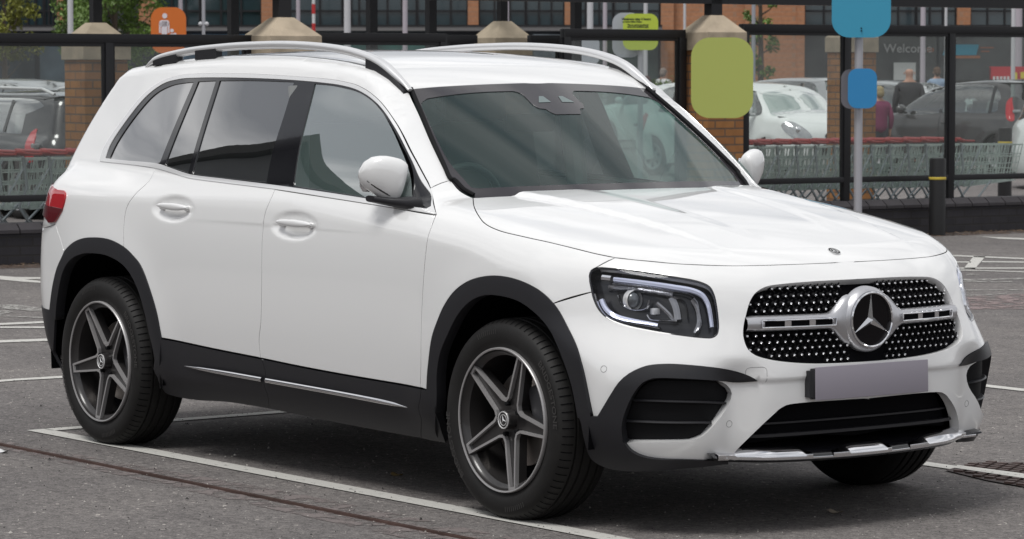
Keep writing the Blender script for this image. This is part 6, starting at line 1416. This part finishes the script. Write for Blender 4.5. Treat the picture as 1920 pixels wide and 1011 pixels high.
# lamp columns
wc = mat('column_white', (.52, .52, .54), .4); wc2 = mat('column_pinkish', (.42, .38, .42), .4)
cols = [(134, 66, .062, wc, 'white lamp column left of the stone cap at the far left'), (340, 84, .062, wc2, 'pinkish white column behind the orange sign'), (560, 90, .062, wc2, 'pinkish white column right of the broad stone cap'), (652, 62, .068, wc, 'white column left of centre above the SUV roof'), (760, 70, .058, wc2, 'slim white column above the middle of the SUV roof'), (951, 72, .045, wc2, 'slim white column on the right of the small stone cap'), (1106, 64, .064, wc, 'white column left of the lime notice'), (1134, 88, .062, wc2, 'pinkish column close beside the lime notice'), (1210, 80, .055, wc, 'slim white column right of the lime notice'), (1283, 78, .034, wc, 'thin white column left of the pier with the lime sign'), (1412, 84, .055, mat('column_grey', (.30, .31, .34), .4), 'grey column beside the thin tree'), (1729, 80, .066, wc2, 'grey white column between the Welcome sign and the man in the dark jacket'), (1772, 90, .040, wc, 'thin white column behind the middle frame of the right screen'), (1898, 74, .050, wc, 'white column in front of the red banner'), (1908, 92, .11, wc2, 'thick pale column at the right edge')]
for px, D_, r_, m_, lab in cols:
    p = gpos(px, D_); e = empty('lamp_column', p); tag(e, lab, 'lamp column'); mb = MB(); mb.tube([(0, 0, 0), (0, 0, 1.2)], r_*1.15, 14); mb.tube([(0, 0, 1.2), (0, 0, 7.5)], [r_, r_*.8], 14); mb.build('column_shaft', m_, e, smooth=True, angle=50)
    mb = MB(); mb.box((.0, .35, 7.5), (.25, .9, .12), bev=.03); mb.build('lantern', M['pole_grey'], e, smooth=True, angle=50)
e = empty('camera_column', gpos(383, 78)); tag(e, 'grey column carrying two small white camera domes', 'camera column'); mb = MB(); mb.tube([(0, 0, 0), (0, 0, 6)], .042, 14); mb.build('column_shaft', M['pole_grey'], e, smooth=True)
for dx in (-1, 1): mb = MB(); q = Vector((math.sin(YAW), -math.cos(YAW), 0))*dx*.075; zc3 = 1.546+(140-45)*78/FPX; mb.sphere((q.x, q.y, zc3), .055, 12); mb.box((q.x*.5, q.y*.5, zc3), (.08, .08, .03)); mb.build('camera_dome', wc, e, smooth=True, angle=60)
e = empty('striped_pole', gpos(589, 70)); tag(e, 'slim red and white striped pole beside the broad stone cap', 'pole'); mb = MB(); mb.tube([(0, 0, 0), (0, 0, 5)], .036, 12); mb.build('pole_shaft', mat('pole_white', (.6, .6, .6), .5), e, smooth=True, angle=50)
zz = lambda py: 1.546+(140-py)*70/FPX
for a, b in ((8, 26), (44, 62)): mb = MB(); mb.tube([(0, 0, zz(b)), (0, 0, zz(a))], .0405, 12); mb.build('red_stripe', mat('stripe_red', (.45, .03, .03), .5), e, smooth=True, angle=50)
# parent and child sign
Do = 44.; c = Vector(atdepth((316, 57), Do)); e = empty('parent_and_child_sign', c); tag(e, 'orange rounded sign with white figures of an adult and a child', 'sign')
mb = MB(); M4 = plate_at(mb, c, 66*mpp(Do), 86*mpp(Do), .16, .02, FACE); pbuild(mb, 'sign_face', mat('sign_orange', (.62, .155, .025), .5), e)
u_ = mpp(Do); fg = MB()
def fbox(px0, py0, px1, py1, rr=.3):
    w_, h_ = (px1-px0)*u_, (py1-py0)*u_; p = rrect(w_, h_, min(w_, h_)*rr, 4); cxp, cyp = ((px0+px1)/2-316)*u_, (57-(py0+py1)/2)*u_; fg.add([M4 @ Vector((.014, a+cxp, b+cyp)) for a, b in p], [tuple(range(len(p)))])
fbox(304.5, 25, 314, 35, .5); fbox(298.5, 38, 318, 50, .45); fbox(298.5, 42, 301.5, 62, .4); fbox(315, 42, 318, 62, .4); fbox(302.8, 40, 313.8, 64, .2); fbox(303, 64, 307.6, 87, .3); fbox(309, 64, 313.6, 87, .3)
fbox(319, 54, 326, 61, .5); fbox(318, 63, 327, 76, .4); fbox(325, 62, 331, 65, .4); fbox(319, 76, 322, 87, .3); fbox(323.5, 76, 326.5, 87, .3)
pbuild(fg, 'white_figures', mat('sign_white', (.70, .66, .70), .5), e)
mb = MB(); mb.tube([(c.x, c.y, 0), (c.x, c.y, c.z)], .035, 12); o = pbuild(mb, 'sign_pole', M['pole_grey'], e, smooth=True); 
for ob in (o,): ob.location += Vector((cf[0], cf[1], 0))*.06
# lime notice on white board
Dn = 46.; u_ = mpp(Dn); c = Vector(atdepth((1201, 60), Dn)); e = empty('lime_notice', c); tag(e, 'lime green notice with small dark print in front of a pale rounded board', 'sign')
mb = MB(); plate_at(mb, Vector(atdepth((1175, 66), Dn+.15)), 54*u_, 84*u_, .15, .02, FACE); pbuild(mb, 'pale_board', mat('pale_board', (.40, .42, .46), .5), e)
mb = MB(); M4 = plate_at(mb, c+Vector((0, 0, 0)), 66*u_, 68*u_, .12, .02, FACE); pbuild(mb, 'lime_face', mat('lime_notice', (.45, .55, .06), .5), e)
def ntext(txt, px, py, hp, m_, nm):
    V, F = text_mesh(txt, hp*u_*1.4, 0., .002); mb = MB(); mb.add([M4 @ Vector((.013, v.x+(px-1201)*u_, v.y+(60-py)*u_)) for v in V], F); return pbuild(mb, nm, m_, e)
dk = mat('print_dark', (.03, .04, .02), .6); ntext('Maximum stay 4 hours', 1193, 36, 4.2, dk, 'notice_heading'); ntext('no return within 2 hours', 1185, 41, 2.6, dk, 'notice_text'); ntext('This car park is monitored', 1196, 47, 2.6, dk, 'notice_text'); ntext('terms and conditions apply', 1196, 50.5, 2.6, dk, 'notice_text')
mb = MB(); q = atdepth((1201, 100), Dn+.08); mb.tube([(q[0], q[1], 0), (q[0], q[1], c.z)], .04, 12); pbuild(mb, 'notice_pole', M['pole_grey'], e, smooth=True)
D2 = 58.; c = Vector(atdepth((1103, 95), D2)); e = empty('pale_sign', c); tag(e, 'blank pale rounded sign seen through the glass left of the lime notice', 'sign'); mb = MB(); plate_at(mb, c, 42*mpp(D2), 52*mpp(D2), .12, .02, FACE); pbuild(mb, 'sign_face', bpy.data.materials['pale_board'], e); mb = MB(); mb.tube([(c.x+cf[0]*.05, c.y+cf[1]*.05, 0), (c.x+cf[0]*.05, c.y+cf[1]*.05, c.z)], .04, 10); pbuild(mb, 'sign_pole', M['pole_grey'], e, smooth=True)
# hedge
hg = MB(); hc_ = Vector(gpos(1240, 74)); rt = Vector(cr)
for k in range(5000):
    a = nrg.uniform(-1.9, 1.9); z_ = nrg.uniform(.0, 1.33) if nrg.rand() < .7 else 1.33+nrg.normal(0, .05); p = hc_+rt*a+Vector(cf)*nrg.uniform(-.35, .35); p.z = max(.02, z_); s_ = nrg.uniform(.03, .07)
    q = [Vector(nrg.normal(0, 1, 3)).normalized()*s_ for _ in range(3)]; hg.add([p+v for v in q], [(0, 1, 2)])
he = empty('hedge', hc_); tag(he, 'clipped green hedge behind the glass left of the lime sign', 'hedge'); M['leaf'] = mat('leaf', (.085, .135, .028), rough=.6, var=(1.2, .5)); pbuild(hg, 'foliage', M['leaf'], he)
# ---------------------------------------------------------------- trees
def tree(px, D, h, cw, cz0, label, m_leaf, n=7000, leaf=.07, seed=1, multi=1):
    rg_ = np.random.RandomState(seed); loc = gpos(px, D); e = empty('tree', loc); tag(e, label, 'tree'); tk = MB(); tips = []
    tk.tube([(0, 0, 0), (.03, .02, h*.3), (-.02, .03, h*.6), (.0, 0, h*.92)], [.085*h/5, .07*h/5, .045*h/5, .012], 8)
    for k in range(16):
        z0 = h*(.26+.6*k/16); a = k*2.4+rg_.uniform(-.3, .3); L_ = cw*.5*(1-abs(k/16-.35)*.7)*rg_.uniform(.75, 1.1); e1 = Vector((math.cos(a)*L_*.6, math.sin(a)*L_*.6, z0+L_*.35)); e2 = Vector((math.cos(a+.2)*L_, math.sin(a+.2)*L_, z0+L_*.75)); tk.tube([(0, 0, z0), e1, e2], [.03, .018, .006], 5); tips += [(e1, .55), (e2, .7)]
    tk.build('trunk', mat('bark', (.09, .07, .055), .9) if 'bark' not in bpy.data.materials else bpy.data.materials['bark'], e, smooth=True)
    cr_ = MB(); cl_ = []
    for e1, w_ in tips:
        for _ in range(3): cl_.append((e1+Vector(rg_.normal(0, cw*.09, 3)), rg_.uniform(.22, .42)*cw*.42))
    for k in range(n):
        c_, r_ = cl_[rg_.randint(len(cl_))]; d_ = Vector(rg_.normal(0, 1, 3)).normalized()*r_*rg_.rand()**.45; p = c_+d_
        if p.z < cz0: continue
        a = Vector(rg_.normal(0, 1, 3)).normalized(); b = a.orthogonal().normalized(); s_ = leaf*rg_.uniform(.6, 1.3); cr_.add([p+a*s_, p+b*s_*.45, p-a*s_, p-b*s_*.45], [(0, 1, 2, 3)])
    cr_.build('crown', m_leaf, e); return e
lf1 = mat('leaf_green', (.10, .17, .03), .55, var=(.9, .55)); lf2 = mat('leaf_yellow', (.17, .18, .03), .55, var=(.9, .5))
tree(8, 76, 5.2, 1.7, 1.9, 'yellow green tree cut off by the left edge', lf2, 6000, .055, 3)
tree(215, 84, 6.5, 2.6, 1.2, 'leafy green tree between the left stone cap and the orange sign', lf1, 11000, .06, 5)
tree(152, 92, 6.0, 1.5, 1.4, 'small green tree behind the white column at the far left', lf1, 5000, .06, 8)
tree(1424, 86, 5.6, .95, 1.0, 'slim young tree beside the grey column right of the lime sign', lf1, 2600, .05, 9)
# ---------------------------------------------------------------- the store behind the photographer, mirrored in the side windows
rs_ = empty('supermarket', (0, 0, 0)); tag(rs_, 'large grey store with a gabled end, mirrored in the side windows of the white SUV', 'building')
def wall_block(parent, az, dist, w, eave, ridge, depth, m_wall, m_roof):
    c = Vector((math.cos(R(az))*dist, math.sin(R(az))*dist, 0)); M4 = Matrix.Translation(c) @ Matrix.Rotation(R(az), 4, 'Z'); hw_ = w/2
    b = MB(); V = [(0, -hw_, 0), (0, hw_, 0), (0, hw_, eave), (0, 0, ridge), (0, -hw_, eave)]; b.add([M4 @ Vector(v) for v in V]+[M4 @ (Vector(v)+Vector((depth, 0, 0))) for v in V], [(0, 1, 2, 3, 4), (9, 8, 7, 6, 5), (0, 5, 6, 1), (1, 6, 7, 2), (0, 4, 9, 5)]); b.build('cladding', m_wall, parent)
    b = MB()
    for sg in (-1, 1):
        V = [(-.5, sg*(hw_+.6), eave-.35), (-.5, 0, ridge+.15), (depth, 0, ridge+.15), (depth, sg*(hw_+.6), eave-.35)]; b.add([M4 @ Vector(v) for v in V]+[M4 @ (Vector(v)+Vector((0, 0, .45))) for v in V], [(0, 1, 2, 3), (7, 6, 5, 4), (0, 4, 5, 1), (1, 5, 6, 2), (2, 6, 7, 3), (3, 7, 4, 0)])
    b.build('roof', m_roof, parent)
    b = MB()
    for k in range(-3, 4):
        for z0, z1 in ((.0, 2.6),): b.add([M4 @ Vector((-.03, k*w/8-.6, z0+.1)), M4 @ Vector((-.03, k*w/8+.6, z0+.1)), M4 @ Vector((-.03, k*w/8+.6, z1)), M4 @ Vector((-.03, k*w/8-.6, z1))], [(0, 1, 2, 3)])
    b.build('shop_windows', M['bg_glass_dark'], parent)
clad = mat('cladding_grey', (.13, .135, .14), .6, var=(.5, .2)); roofm = mat('store_roof', (.045, .043, .042), .6)
wall_block(rs_, -151.8, 25, 9.8, 4.6, 10.35, 16, clad, roofm)
lo = empty('retail_terrace', (0, 0, 0)); tag(lo, 'long low grey retail terrace across the car park behind the camera', 'building')
wall_block(lo, -128, 48, 70, 7.3, 7.7, 14, mat('render_grey', (.12, .115, .11), .8, var=(.3, .3)), roofm)
lo = empty('retail_terrace', (0, 0, 0)); tag(lo, 'long low retail terrace with a dark roof beyond the gabled store', 'building')
wall_block(lo, -178, 70, 50, 6.0, 6.6, 14, clad, roofm)
lo = empty('retail_terrace', (0, 0, 0)); tag(lo, 'pale retail terrace facing the bonnet of the white SUV', 'building')
wall_block(lo, -38, 45, 70, 5.0, 5.6, 14, mat('render_pale', (.30, .29, .27), .8, var=(.3, .3)), roofm)
